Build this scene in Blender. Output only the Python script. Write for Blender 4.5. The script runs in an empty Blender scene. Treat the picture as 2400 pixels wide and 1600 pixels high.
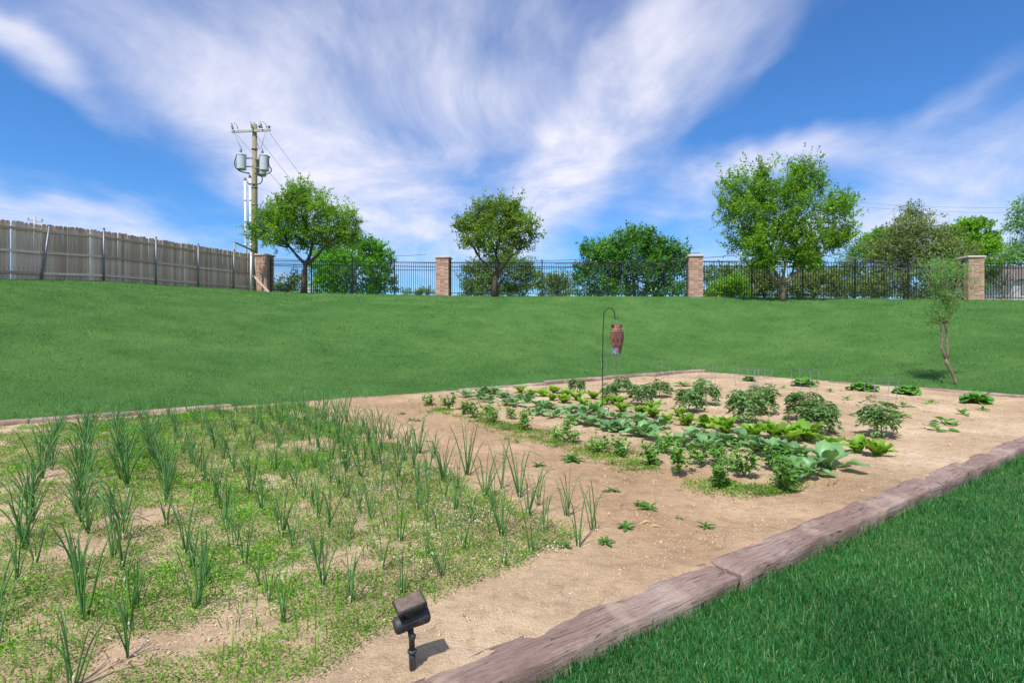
import bpy, math, random
import numpy as np
from mathutils import Vector, Matrix

R = math.radians
random.seed(7)
rng = np.random.default_rng(7)
SC = bpy.context.scene
COL = SC.collection

# ------------------------------------------------------------------ camera, sky, sun, exposure
CAM_H, FPX, HOR = 1.5, 1250.0, 770.0           # eye height, focal length and horizon row on the 2400 px wide photograph
cam = bpy.data.cameras.new('camera'); camo = bpy.data.objects.new('camera', cam); COL.objects.link(camo)
camo.location = (0, 0, CAM_H); camo.rotation_euler = (R(90), 0, 0)
cam.sensor_width = 36; cam.lens = 36 * FPX / 2400; cam.shift_y = -(800 - HOR) / 2400
cam.clip_start = 0.05; cam.clip_end = 5000
SC.camera = camo
SC.view_settings.view_transform = 'Standard'; SC.view_settings.look = 'None'
SC.view_settings.exposure = 0.35; SC.view_settings.gamma = 1.0
SC.view_settings.use_curve_mapping = False
SC.render.engine = 'CYCLES'
SC.cycles.max_bounces = 6; SC.cycles.transparent_max_bounces = 6; SC.cycles.diffuse_bounces = 3

SUN_EL, SUN_AZ = 58.0, 204.0                   # azimuth clockwise from +Y: the sun stands behind the camera, a little to the left
sun = bpy.data.lights.new('sun', 'SUN'); suno = bpy.data.objects.new('sun', sun); COL.objects.link(suno)
sun.energy = 4.3; sun.angle = R(0.55); sun.color = (1.0, 0.95, 0.87)
sd = Vector((math.sin(R(SUN_AZ)) * math.cos(R(SUN_EL)), math.cos(R(SUN_AZ)) * math.cos(R(SUN_EL)), math.sin(R(SUN_EL))))
suno.rotation_euler = sd.to_track_quat('Z', 'Y').to_euler(); suno.location = sd * 60

def nd(nt, t, **kw):
    n = nt.nodes.new(t)
    for k, v in kw.items():
        if k.startswith('i_'):
            key = k[2:]
            n.inputs[int(key) if key.isdigit() else key].default_value = v
        else: setattr(n, k, v)
    return n
def mth(nt, op, a, b=None, clamp=False):
    n = nt.nodes.new('ShaderNodeMath'); n.operation = op; n.use_clamp = clamp
    for i, v in enumerate((a, b)):
        if v is None: continue
        if isinstance(v, (int, float)): n.inputs[i].default_value = v
        else: nt.links.new(v, n.inputs[i])
    return n.outputs[0]
def mixc(nt, fac, a, b, blend='MIX'):
    n = nt.nodes.new('ShaderNodeMix'); n.data_type = 'RGBA'; n.blend_type = blend
    for i, v in ((0, fac), (6, a), (7, b)):
        if isinstance(v, (int, float)): n.inputs[i].default_value = v
        elif isinstance(v, tuple): n.inputs[i].default_value = (*v[:3], 1)
        else: nt.links.new(v, n.inputs[i])
    return n.outputs[2]

world = bpy.data.worlds.new('World'); SC.world = world; world.use_nodes = True
def build_sky():
    nt = world.node_tree; nt.nodes.clear(); L = nt.links.new
    out = nd(nt, 'ShaderNodeOutputWorld'); bg = nd(nt, 'ShaderNodeBackground'); bg.inputs[1].default_value = 0.1
    sky = nd(nt, 'ShaderNodeTexSky', sky_type='NISHITA', sun_disc=False)
    sky.sun_elevation = R(SUN_EL); sky.sun_rotation = R(SUN_AZ); sky.ozone_density = 4.0; sky.dust_density = 0.3; sky.air_density = 1.0
    tc = nd(nt, 'ShaderNodeTexCoord'); sep = nd(nt, 'ShaderNodeSeparateXYZ'); L(tc.outputs['Generated'], sep.inputs[0])
    x, y, z = sep.outputs
    az = mth(nt, 'ARCTAN2', x, y); el = mth(nt, 'ARCSINE', z)
    q = nd(nt, 'ShaderNodeCombineXYZ'); L(az, q.inputs[0]); L(el, q.inputs[1])
    # high thin cloud layer: streaks in the plane of the layer, so that they converge towards the horizon
    zz = mth(nt, 'ADD', mth(nt, 'MAXIMUM', z, 0.0), 0.16)
    p = nd(nt, 'ShaderNodeCombineXYZ'); L(mth(nt, 'DIVIDE', x, zz), p.inputs[0]); L(mth(nt, 'DIVIDE', y, zz), p.inputs[1])
    warp = nd(nt, 'ShaderNodeTexNoise', noise_dimensions='3D'); warp.inputs['Scale'].default_value = 0.55; warp.inputs['Detail'].default_value = 1.5
    L(p.outputs[0], warp.inputs['Vector'])
    wv = nd(nt, 'ShaderNodeVectorMath', operation='MULTIPLY_ADD'); L(warp.outputs['Color'], wv.inputs[0]); wv.inputs[1].default_value = (1.5, 1.5, 0); L(p.outputs[0], wv.inputs[2])
    mp = nd(nt, 'ShaderNodeMapping'); mp.inputs['Rotation'].default_value = (0, 0, R(52)); mp.inputs['Scale'].default_value = (1.7, 0.85, 1); L(wv.outputs[0], mp.inputs[0])
    n1 = nd(nt, 'ShaderNodeTexNoise'); n1.inputs['Scale'].default_value = 1.3; n1.inputs['Detail'].default_value = 9; n1.inputs['Roughness'].default_value = 0.64; L(mp.outputs[0], n1.inputs['Vector'])
    n2 = nd(nt, 'ShaderNodeTexNoise'); n2.inputs['Scale'].default_value = 2.2; n2.inputs['Detail'].default_value = 7; n2.inputs['Roughness'].default_value = 0.5; L(wv.outputs[0], n2.inputs['Vector'])
    # where the banks of cloud stand: azimuth / elevation of each bank
    wq = nd(nt, 'ShaderNodeTexNoise'); wq.inputs['Scale'].default_value = 3.2; wq.inputs['Detail'].default_value = 4; L(q.outputs[0], wq.inputs['Vector'])
    wqv = nd(nt, 'ShaderNodeVectorMath', operation='MULTIPLY_ADD'); L(wq.outputs['Color'], wqv.inputs[0]); wqv.inputs[1].default_value = (0.22, 0.22, 0)
    off = nd(nt, 'ShaderNodeVectorMath', operation='ADD'); L(q.outputs[0], off.inputs[0]); off.inputs[1].default_value = (-0.11, -0.11, 0); L(off.outputs[0], wqv.inputs[2])
    banks = [(560, 90, 520, 230, 0, .34), (1060, 120, 480, 260, 0, .30), (180, 120, 330, 160, -10, .12), (500, 260, 330, 120, -20, .14), (1720, 345, 420, 60, 33, -.5), (100, 30, 220, 70, 0, -.2), (700, 380, 330, 130, -24, .50), (930, 500, 330, 120, -12, .46),
             (1420, 250, 300, 90, 62, .72), (1300, 420, 210, 90, 40, .50), (1200, 240, 240, 120, 20, .34), (1640, 130, 360, 130, 56, .42),
             (1720, 260, 260, 36, 52, .20), (50, 170, 190, 60, -26, .72), (200, 540, 440, 62, -10, .62), (60, 435, 260, 30, -12, .36),
             (1900, 340, 400, 46, 14, .46), (2230, 255, 220, 46, 20, .36), (1690, 430, 240, 70, 12, .52), (2260, 440, 420, 120, 8, .52),
             (2050, 560, 460, 70, 0, .40), (1180, 580, 500, 40, 0, .16), (2130, 80, 420, 190, 10, -.62), (260, 350, 360, 90, -14, -.42), (1480, 540, 260, 55, 10, -.2), (1560, 330, 40, 40, 0, 0)]
    tot = None
    for px, py, rx, ry, rot, amp in banks:
        if amp == 0: continue
        dx = px - 1200; a = math.atan2(dx, FPX); e = math.atan2(HOR - py, math.hypot(FPX, dx)); k = math.cos(a) / FPX
        m = nd(nt, 'ShaderNodeMapping', vector_type='TEXTURE'); m.inputs['Location'].default_value = (a, e, 0); m.inputs['Rotation'].default_value = (0, 0, R(rot))
        m.inputs['Scale'].default_value = (rx * k * 1.25, ry * k * 1.25, 1); L(wqv.outputs[0], m.inputs[0])
        ln = nd(nt, 'ShaderNodeVectorMath', operation='LENGTH'); L(m.outputs[0], ln.inputs[0])
        mr = nd(nt, 'ShaderNodeMapRange', interpolation_type='SMOOTHSTEP'); L(ln.outputs['Value'], mr.inputs[0])
        mr.inputs[1].default_value = 1.25; mr.inputs[2].default_value = 0.0; mr.inputs[3].default_value = 0; mr.inputs[4].default_value = amp
        tot = mr.outputs[0] if tot is None else mth(nt, 'ADD', tot, mr.outputs[0])
    # the cover goes on unseen outside the frame, thickened for a less blue fill
    front = nd(nt, 'ShaderNodeMapRange', interpolation_type='SMOOTHSTEP'); L(y, front.inputs[0]); front.inputs[1].default_value = 0.25; front.inputs[2].default_value = 0.6; front.inputs[3].default_value = 0.48; front.inputs[4].default_value = 0.0
    tot = mth(nt, 'ADD', tot, front.outputs[0])
    s = mth(nt, 'ADD', mth(nt, 'MULTIPLY', mth(nt, 'SUBTRACT', n1.outputs[0], 0.5), 0.95), mth(nt, 'MULTIPLY', mth(nt, 'SUBTRACT', n2.outputs[0], 0.5), 0.75))
    s = mth(nt, 'ADD', s, tot)
    mr = nd(nt, 'ShaderNodeMapRange', interpolation_type='SMOOTHSTEP'); L(s, mr.inputs[0]); mr.inputs[1].default_value = -0.22; mr.inputs[2].default_value = 1.08
    mr.inputs[3].default_value = 0; mr.inputs[4].default_value = 0.94
    n3 = nd(nt, 'ShaderNodeTexNoise'); n3.inputs['Scale'].default_value = 3.0; n3.inputs['Detail'].default_value = 9; n3.inputs['Roughness'].default_value = 0.62; mp3 = nd(nt, 'ShaderNodeMapping'); mp3.inputs['Rotation'].default_value = (0, 0, R(38)); mp3.inputs['Scale'].default_value = (1.5, 1.0, 1); L(wv.outputs[0], mp3.inputs[0]); L(mp3.outputs[0], n3.inputs['Vector'])
    fib = nd(nt, 'ShaderNodeMapRange'); L(n3.outputs[0], fib.inputs[0]); fib.inputs[1].default_value = 0.32; fib.inputs[2].default_value = 0.64; fib.inputs[3].default_value = 0.58; fib.inputs[4].default_value = 1.10
    alpha = mth(nt, 'MULTIPLY', mr.outputs[0], fib.outputs[0], True)
    blue = mixc(nt, 1.0, sky.outputs[0], (0.50, 0.92, 1.34), 'MULTIPLY')
    colr = mixc(nt, alpha, blue, (7.1, 7.1, 8.2))
    L(colr, bg.inputs[0]); L(bg.outputs[0], out.inputs[0])
build_sky()

# ------------------------------------------------------------------ numbers of the place
A2 = np.array([math.cos(R(34.4)), math.sin(R(34.4))])       # along the near edging of the bed
N2 = np.array([-A2[1], A2[0]])                              # across the bed, the direction of the planted rows
N_NEAR, N_FAR, A_RIGHT = 2.08, 11.42, 15.86
def AN(a, n): return (a * A2[0] + n * N2[0], a * A2[1] + n * N2[1])
def GP(px, py, z=0.0):                                      # point of a level ground plane measured from the photograph
    d = FPX * (CAM_H - z) / (py - HOR); return ((px - 1200) / FPX * d, d)
def WX(px, d): return (px - 1200) / FPX * d
def WZ(py, d): return CAM_H + (HOR - py) / FPX * d
def sstep(x, a, b):
    t = np.clip((x - a) / (b - a), 0, 1); return t * t * (3 - 2 * t)

def _hash(ix, iy, s):
    h = (ix.astype(np.int64) * 374761393 + iy.astype(np.int64) * 668265263 + s * 2147483647) & 0xffffffff
    h = ((h ^ (h >> 13)) * 1274126177) & 0xffffffff
    return ((h ^ (h >> 16)) & 0xffff) / 65535.0
def vnoise(x, y, s=0):
    x = np.asarray(x, float); y = np.asarray(y, float)
    ix = np.floor(x); iy = np.floor(y); fx = x - ix; fy = y - iy; fx = fx * fx * (3 - 2 * fx); fy = fy * fy * (3 - 2 * fy)
    a, b, c, d = _hash(ix, iy, s), _hash(ix + 1, iy, s), _hash(ix, iy + 1, s), _hash(ix + 1, iy + 1, s)
    return (a * (1 - fx) + b * fx) * (1 - fy) + (c * (1 - fx) + d * fx) * fy
def fbm(x, y, o=4, s=0):
    t = 0; amp = .5
    for i in range(o): t = t + amp * vnoise(x * 2 ** i, y * 2 ** i, s + i); amp *= .5
    return t / (1 - .5 ** o)

# fence line: weathered timber fence on the left, then brick pillars with railings
TA, TB = np.array([-17.7, 18.4]), np.array([-14.5, 30.0])
PIL = [(-14.02, 30.25, 3.60), (-3.72, 29.05, 3.29), (9.40, 27.47, 3.15), (22.3, 25.9, 2.89), (35.2, 24.35, 2.6)]
POLY = np.array([(-26.5, -14, 2.4), (-21.5, 4.6, 2.75), (-17.7, 18.4, 3.19), (-16.75, 21.8, 3.44), (-15.9, 25, 3.50)] + PIL + [(60, 21.4, 2.2)])
_s = np.concatenate([np.linspace(POLY[i], POLY[i + 1], 14, endpoint=False) for i in range(len(POLY) - 1)])
def lawn_z(x, y):
    x = np.atleast_1d(np.asarray(x, float)); y = np.atleast_1d(np.asarray(y, float))
    a = x * A2[0] + y * A2[1]; n = x * N2[0] + y * N2[1]
    D = np.hypot(np.maximum(n - N_FAR - .05, 0), np.maximum(a - A_RIGHT - .05, 0))
    F = np.full(x.shape, 1e9)
    for i in range(len(POLY) - 1):
        p, q = POLY[i, :2], POLY[i + 1, :2]; v = q - p
        t = np.clip(((x - p[0]) * v[0] + (y - p[1]) * v[1]) / (v @ v), 0, 1)
        F = np.minimum(F, np.hypot(x - p[0] - t * v[0], y - p[1] - t * v[1]))
    num = np.zeros(x.shape); den = np.zeros(x.shape)
    for sx, sy, sz in _s:
        w = 1 / ((x - sx) ** 2 + (y - sy) ** 2 + .15) ** 1.5; num += w * sz; den += w
    Zf = num / den
    xl = np.where(y < 18.4, np.interp(y, [-14, 4.6, 18.4], [-26.5, -21.5, -17.7]), -17.7 + (y - 18.4) * 3.2 / 11.6)
    inside = (y < np.interp(x, POLY[5:, 0], POLY[5:, 1])) & (x > xl)
    u = D / (D + F + 1e-6)
    g = .45 * u + .55 * (3 * u * u - 2 * u ** 3)
    base = -.082 + .122 * sstep(D, 0, .35)
    zin = base + g * (Zf - base) + (fbm(x * .5, y * .5, 3, 5) - .5) * .12 * sstep(D, .5, 3) * sstep(F, .3, 3)
    zin = zin + (fbm(x * 1.6, y * 1.6, 2, 9) - .5) * .05
    zout = Zf * (1 - sstep(F, .6, 16)) + (fbm(x * .1, y * .1, 3, 3) - .5) * .8 * sstep(F, 2, 16)
    return np.where(inside, zin, zout)
def LZ(x, y): return float(lawn_z(x, y)[0])
def bed_z(x, y):
    x = np.asarray(x, float); y = np.asarray(y, float)
    n = x * N2[0] + y * N2[1]
    z = (fbm(x * .55, y * .55, 3, 21) - .5) * .07 + (fbm(x * 2.6, y * 2.6, 3, 31) - .5) * .035 + (fbm(x * 9, y * 9, 3, 41) - .5) * .030
    z = z * sstep(n, N_NEAR - .1, N_NEAR + .8) - .004
    return z + (1 - sstep(n, N_NEAR + .02, N_NEAR + .45)) * (.026 + .05 * (fbm(x * 4.3, y * 4.3, 3, 61) - .56))
def BZ(x, y): return float(bed_z(x, y))

# ------------------------------------------------------------------ mesh helpers
def mesh_np(name, V, F, mat=None, smooth=False):
    V = np.ascontiguousarray(V, np.float32); F = np.ascontiguousarray(F, np.int32); k = F.shape[1]
    me = bpy.data.meshes.new(name)
    me.vertices.add(len(V)); me.vertices.foreach_set('co', V.ravel())
    me.loops.add(F.size); me.loops.foreach_set('vertex_index', F.ravel())
    me.polygons.add(len(F)); me.polygons.foreach_set('loop_start', np.arange(0, F.size, k, dtype=np.int32))
    if smooth: me.polygons.foreach_set('use_smooth', np.ones(len(F), bool))
    me.update(calc_edges=True); me.validate()
    if mat: me.materials.append(mat)
    return me
class MB:
    def __init__(s): s.V = []; s.F = []
    def add(s, V, F):
        o = len(s.V); s.V += [tuple(v) for v in V]; s.F += [tuple(i + o for i in f) for f in F]; return s
    def box(s, c, size, M=None):
        hx, hy, hz = size[0] / 2, size[1] / 2, size[2] / 2
        vs = [Vector((sx * hx, sy * hy, sz * hz)) for sx in (-1, 1) for sy in (-1, 1) for sz in (-1, 1)]
        if M is not None: vs = [M @ v for v in vs]
        return s.add([v + Vector(c) for v in vs], [(0, 1, 3, 2), (4, 6, 7, 5), (0, 4, 5, 1), (2, 3, 7, 6), (0, 2, 6, 4), (1, 5, 7, 3)])
    def tube(s, pts, rad, n=6, cap=True):
        pts = [Vector(p) for p in pts]; m = len(pts)
        if isinstance(rad, (int, float)): rad = [rad] * m
        V = []; up = None
        for i, p in enumerate(pts):
            t = (pts[min(i + 1, m - 1)] - pts[max(i - 1, 0)]).normalized()
            if up is None:
                up = Vector((0, 0, 1)) if abs(t.z) < .9 else Vector((1, 0, 0))
            a = (up - t * up.dot(t))
            if a.length < 1e-5: a = t.orthogonal()
            a.normalize(); up = a; b = t.cross(a)
            for k in range(n):
                an = 2 * math.pi * k / n; V.append(p + (a * math.cos(an) + b * math.sin(an)) * rad[i])
        F = [(i * n + k, i * n + (k + 1) % n, (i + 1) * n + (k + 1) % n, (i + 1) * n + k) for i in range(m - 1) for k in range(n)]
        if cap: F += [tuple(range(n))[::-1], tuple((m - 1) * n + k for k in range(n))]
        return s.add(V, F)
    def lathe(s, prof, n=12, c=(0, 0, 0), M=None, sq=(1, 1)):
        V = []
        for r, z in prof:
            for k in range(n):
                an = 2 * math.pi * k / n; v = Vector((r * math.cos(an) * sq[0], r * math.sin(an) * sq[1], z))
                V.append((M @ v if M is not None else v) + Vector(c))
        m = len(prof)
        F = [(i * n + k, i * n + (k + 1) % n, (i + 1) * n + (k + 1) % n, (i + 1) * n + k) for i in range(m - 1) for k in range(n)]
        F += [tuple(range(n))[::-1], tuple((m - 1) * n + k for k in range(n))]
        return s.add(V, F)
    def mesh(s, name, mat, smooth=False):
        me = bpy.data.meshes.new(name); me.from_pydata(s.V, [], s.F); me.update()
        if smooth: me.polygons.foreach_set('use_smooth', [True] * len(me.polygons))
        me.materials.append(mat); return me
    def obj(s, name, mat, parent=None, smooth=False, **kw): return put(name, s.mesh(name, mat, smooth), parent, **kw)
def put(name, me, parent=None, loc=None, rot=None, scale=None):
    o = bpy.data.objects.new(name, me); COL.objects.link(o)
    if parent: o.parent = parent
    if loc is not None: o.location = loc
    if rot is not None: o.rotation_euler = rot
    if scale is not None: o.scale = scale if hasattr(scale, '__len__') else (scale,) * 3
    return o
def tag(o, label=None, cat=None, group=None, kind=None):
    for k, v in (('label', label), ('category', cat), ('group', group), ('kind', kind)):
        if v: o[k] = v
    return o
def thing(name, label, cat, loc=(0, 0, 0), rz=0, group=None):
    o = bpy.data.objects.new(name, None); COL.objects.link(o); o.location = loc; o.rotation_euler = (0, 0, rz); o.empty_display_size = .1
    return tag(o, label, cat, group)
ORD = 'first second third fourth fifth sixth seventh eighth ninth tenth eleventh twelfth thirteenth fourteenth fifteenth sixteenth seventeenth eighteenth nineteenth twentieth twenty-first twenty-second twenty-third twenty-fourth twenty-fifth twenty-sixth twenty-seventh twenty-eighth twenty-ninth thirtieth thirty-first thirty-second thirty-third thirty-fourth thirty-fifth thirty-sixth thirty-seventh thirty-eighth thirty-ninth fortieth forty-first forty-second forty-third forty-fourth forty-fifth forty-sixth'.split()

# ------------------------------------------------------------------ materials
def newmat(name):
    m = bpy.data.materials.new(name); m.use_nodes = True; nt = m.node_tree; nt.nodes.clear()
    out = nd(nt, 'ShaderNodeOutputMaterial'); b = nd(nt, 'ShaderNodeBsdfPrincipled'); nt.links.new(b.outputs[0], out.inputs[0])
    return m, nt, b, out
def noise(nt, scale, detail=4, rough=.5, vec=None, mscale=None, coord='Object', rot=None):
    n = nd(nt, 'ShaderNodeTexNoise'); n.inputs['Scale'].default_value = scale; n.inputs['Detail'].default_value = detail; n.inputs['Roughness'].default_value = rough
    if vec is None:
        tc = nd(nt, 'ShaderNodeTexCoord'); vec = tc.outputs[coord]
    if mscale or rot:
        mp = nd(nt, 'ShaderNodeMapping'); mp.inputs['Scale'].default_value = mscale or (1, 1, 1); mp.inputs['Rotation'].default_value = rot or (0, 0, 0); nt.links.new(vec, mp.inputs[0]); vec = mp.outputs[0]
    nt.links.new(vec, n.inputs['Vector']); return n.outputs[0]
def ramp(nt, fac, stops):
    r = nd(nt, 'ShaderNodeValToRGB'); el = r.color_ramp.elements
    while len(el) < len(stops): el.new(.5)
    for e, (p, c) in zip(el, stops): e.position = p; e.color = (*c[:3], 1)
    nt.links.new(fac, r.inputs[0]); return r.outputs[0]
def bump(nt, b, h, strength=.4, dist=.01):
    n = nd(nt, 'ShaderNodeBump'); n.inputs['Strength'].default_value = strength; n.inputs['Distance'].default_value = dist
    nt.links.new(h, n.inputs['Height']); nt.links.new(n.outputs[0], b.inputs['Normal'])
def simple(name, c, rough=.6, metal=0, var=.15, scale=12, bumpk=.15, objrand=0.0, spec=.5, mscale=None):
    m, nt, b, out = newmat(name)
    f = noise(nt, scale, 5, .6, mscale=mscale)
    lo = tuple(x * (1 - var * 1.6) for x in c); hi = tuple(min(1, x * (1 + var * 1.6)) for x in c)
    col = ramp(nt, f, [(.3, lo), (.7, hi)])
    if objrand:
        oi = nd(nt, 'ShaderNodeObjectInfo'); hs = nd(nt, 'ShaderNodeHueSaturation')
        mr = nd(nt, 'ShaderNodeMapRange'); nt.links.new(oi.outputs['Random'], mr.inputs[0]); mr.inputs[3].default_value = 1 - objrand; mr.inputs[4].default_value = 1 + objrand
        nt.links.new(mr.outputs[0], hs.inputs['Value']); nt.links.new(col, hs.inputs['Color']); col = hs.outputs[0]
    nt.links.new(col, b.inputs['Base Color']); b.inputs['Roughness'].default_value = rough; b.inputs['Metallic'].default_value = metal
    b.inputs['Specular IOR Level'].default_value = spec
    if bumpk: bump(nt, b, f, bumpk, .004)
    return m
def leafmat(name, c1, c2, trans=.3, rough=.5, spec=.3, objrand=.12, clump=.0, c3=None, island=True, camp=1.0):
    m, nt, b, out = newmat(name)
    if island:
        g = nd(nt, 'ShaderNodeNewGeometry'); f = g.outputs['Random Per Island']
    else: f = noise(nt, 9, 3)
    stops = [(0.0, c1), (.85 if c3 else 1.0, c2)] + ([(1.0, c3)] if c3 else [])
    col = ramp(nt, f, stops)
    if clump:
        cl = noise(nt, clump, 2); col = mixc(nt, 1, col, ramp(nt, cl, [(.33, (1 - .38 * camp, 1 - .34 * camp, 1 - .38 * camp)), (.67, (1 + .3 * camp, 1 + .25 * camp, 1 + .1 * camp))]), 'MULTIPLY')
    if objrand:
        oi = nd(nt, 'ShaderNodeObjectInfo'); hs = nd(nt, 'ShaderNodeHueSaturation')
        mr = nd(nt, 'ShaderNodeMapRange'); nt.links.new(oi.outputs['Random'], mr.inputs[0]); mr.inputs[3].default_value = 1 - objrand; mr.inputs[4].default_value = 1 + objrand
        nt.links.new(mr.outputs[0], hs.inputs['Value']); nt.links.new(col, hs.inputs['Color']); col = hs.outputs[0]
    nt.links.new(col, b.inputs['Base Color']); b.inputs['Roughness'].default_value = rough; b.inputs['Specular IOR Level'].default_value = spec
    tr = nd(nt, 'ShaderNodeBsdfTranslucent'); nt.links.new(mixc(nt, 1, col, (1.25, 1.25, .55), 'MULTIPLY'), tr.inputs[0])
    mx = nd(nt, 'ShaderNodeMixShader'); mx.inputs[0].default_value = trans
    nt.links.new(b.outputs[0], mx.inputs[1]); nt.links.new(tr.outputs[0], mx.inputs[2]); nt.links.new(mx.outputs[0], out.inputs[0])
    return m

M = {}
def build_mats():
    # lawn
    m, nt, b, out = newmat('lawn_turf')
    f1 = noise(nt, .55, 4, .6); f2 = noise(nt, 26, 4, .7, mscale=(1, 1.7, 1)); f3 = noise(nt, 150, 2, .6)
    c = ramp(nt, f1, [(.3, (.058, .158, .036)), (.7, (.112, .230, .062))])
    c = mixc(nt, 1, c, ramp(nt, f2, [(.3, (.6, .64, .6)), (.72, (1.35, 1.3, 1.25))]), 'MULTIPLY')
    nt.links.new(c, b.inputs['Base Color']); b.inputs['Roughness'].default_value = .9; b.inputs['Specular IOR Level'].default_value = .1
    bump(nt, b, mth(nt, 'ADD', f2, mth(nt, 'MULTIPLY', f3, .6)), .8, .05); M['lawn'] = m
    # soil
    m, nt, b, out = newmat('garden_soil')
    f1 = noise(nt, .7, 5, .6); f2 = noise(nt, 9, 6, .65); f3 = noise(nt, 90, 4, .7)
    c = ramp(nt, f1, [(.3, (.36, .258, .165)), (.5, (.46, .338, .220)), (.72, (.61, .480, .335))])
    c = mixc(nt, 1, c, ramp(nt, f2, [(.25, (.72, .68, .64)), (.5, (1, 1, 1)), (.8, (1.16, 1.16, 1.14))]), 'MULTIPLY')
    c = mixc(nt, 1, c, ramp(nt, f3, [(.3, (.70, .68, .66)), (.5, (1, 1, 1)), (.72, (1.2, 1.2, 1.2))]), 'MULTIPLY')
    tco = nd(nt, 'ShaderNodeTexCoord'); dt = nd(nt, 'ShaderNodeVectorMath', operation='DOT_PRODUCT'); nt.links.new(tco.outputs['Object'], dt.inputs[0]); dt.inputs[1].default_value = (A2[0], A2[1], 0)
    wob = mth(nt, 'ADD', dt.outputs['Value'], mth(nt, 'MULTIPLY', mth(nt, 'SUBTRACT', f1, .5), 1.6))
    till = mth(nt, 'MULTIPLY', ramp(nt, mth(nt, 'DIVIDE', wob, 10.0), [(.20, (0, 0, 0)), (.30, (1, 1, 1)), (.46, (1, 1, 1)), (.62, (0, 0, 0))]), .8)
    c = mixc(nt, till, c, mixc(nt, 1, c, (.82, .74, .68), 'MULTIPLY'))      # freshly turned, browner soil between onions and vegetables
    vo = nd(nt, 'ShaderNodeTexVoronoi', feature='DISTANCE_TO_EDGE'); vo.inputs['Scale'].default_value = 5.5
    tc = nd(nt, 'ShaderNodeTexCoord'); wn = nd(nt, 'ShaderNodeTexNoise'); wn.inputs['Scale'].default_value = 8; nt.links.new(tc.outputs['Object'], wn.inputs['Vector'])
    vm = nd(nt, 'ShaderNodeVectorMath', operation='MULTIPLY_ADD'); nt.links.new(wn.outputs['Color'], vm.inputs[0]); vm.inputs[1].default_value = (.16, .16, .16); nt.links.new(tc.outputs['Object'], vm.inputs[2]); nt.links.new(vm.outputs[0], vo.inputs['Vector'])
    cr = nd(nt, 'ShaderNodeMapRange', interpolation_type='SMOOTHSTEP'); nt.links.new(vo.outputs[0], cr.inputs[0]); cr.inputs[1].default_value = .0; cr.inputs[2].default_value = .022
    msk = nd(nt, 'ShaderNodeMapRange', interpolation_type='SMOOTHSTEP'); nt.links.new(noise(nt, 1.9, 3), msk.inputs[0]); msk.inputs[1].default_value = .52; msk.inputs[2].default_value = .62
    ck = mth(nt, 'SUBTRACT', 1.0, mth(nt, 'MULTIPLY', mth(nt, 'SUBTRACT', 1.0, cr.outputs[0]), msk.outputs[0]))
    nt.links.new(c, b.inputs['Base Color']); b.inputs['Roughness'].default_value = .95; b.inputs['Specular IOR Level'].default_value = .08
    h = mth(nt, 'ADD', mth(nt, 'MULTIPLY', f2, 1.2), mth(nt, 'ADD', mth(nt, 'MULTIPLY', f3, .35), mth(nt, 'MULTIPLY', ck, .22)))
    bump(nt, b, h, .9, .03); M['soil'] = m
    # weathered edging sleepers
    m, nt, b, out = newmat('weathered_sleeper_wood')
    f1 = noise(nt, 3.0, 6, .65, mscale=(.5, 6, 6)); f2 = noise(nt, 2.2, 5, .6); f3 = noise(nt, 16, 8, .75, mscale=(.35, 5, 5))
    c = ramp(nt, f2, [(.28, (.22, .150, .122)), (.5, (.325, .235, .198)), (.72, (.46, .36, .315))])
    c = mixc(nt, 1, c, ramp(nt, f3, [(.3, (.55, .52, .52)), (.5, (1, 1, 1)), (.75, (1.2, 1.18, 1.2))]), 'MULTIPLY')
    f4 = noise(nt, 5.0, 3, .55, mscale=(.16, 5.5, 2.0)); crk = ramp(nt, f4, [(.488, (1, 1, 1)), (.5, (.16, .13, .13)), (.512, (1, 1, 1))]); c = mixc(nt, mth(nt, 'GREATER_THAN', f2, .44), c, mixc(nt, 1, c, crk, 'MULTIPLY'))
    f5 = noise(nt, 4.2, 5, .6); c = mixc(nt, ramp(nt, f5, [(.56, (0, 0, 0)), (.68, (.65, .65, .65))]), c, (.46, .36, .27))
    oi = nd(nt, 'ShaderNodeObjectInfo'); c = mixc(nt, 1, c, ramp(nt, oi.outputs['Random'], [(0, (.86, .84, .84)), (1, (1.12, 1.12, 1.14))]), 'MULTIPLY')
    nt.links.new(c, b.inputs['Base Color']); b.inputs['Roughness'].default_value = .85; b.inputs['Specular IOR Level'].default_value = .2
    bump(nt, b, mth(nt, 'ADD', mth(nt, 'ADD', f1, f3), mth(nt, 'MULTIPLY', noise(nt, 70, 4, .7, mscale=(.4, 1, 1)), .5)), .9, .014); M['tie'] = m
    # weathered fence board
    m, nt, b, out = newmat('weathered_fence_wood')
    f1 = noise(nt, 7, 5, .6, mscale=(7, 7, .45)); f2 = noise(nt, 1.3, 4, .6)
    oi = nd(nt, 'ShaderNodeObjectInfo')
    c = ramp(nt, oi.outputs['Random'], [(0, (.42, .285, .235)), (.45, (.57, .415, .355)), (.8, (.64, .485, .43)), (1, (.78, .62, .56))])
    c = mixc(nt, 1, c, ramp(nt, f1, [(.3, (.55, .53, .5)), (.5, (1, 1, 1)), (.75, (1.25, 1.25, 1.25))]), 'MULTIPLY')
    c = mixc(nt, 1, c, ramp(nt, f2, [(.3, (.75, .75, .72)), (.65, (1.12, 1.1, 1.08))]), 'MULTIPLY')
    nt.links.new(c, b.inputs['Base Color']); b.inputs['Roughness'].default_value = .85; b.inputs['Specular IOR Level'].default_value = .2
    bump(nt, b, f1, .5, .006); M['board'] = m
    M['brick'] = simple('brown_brick', (.46, .29, .225), .85, var=.2, scale=20, objrand=.28, bumpk=.3, spec=.2)
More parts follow.
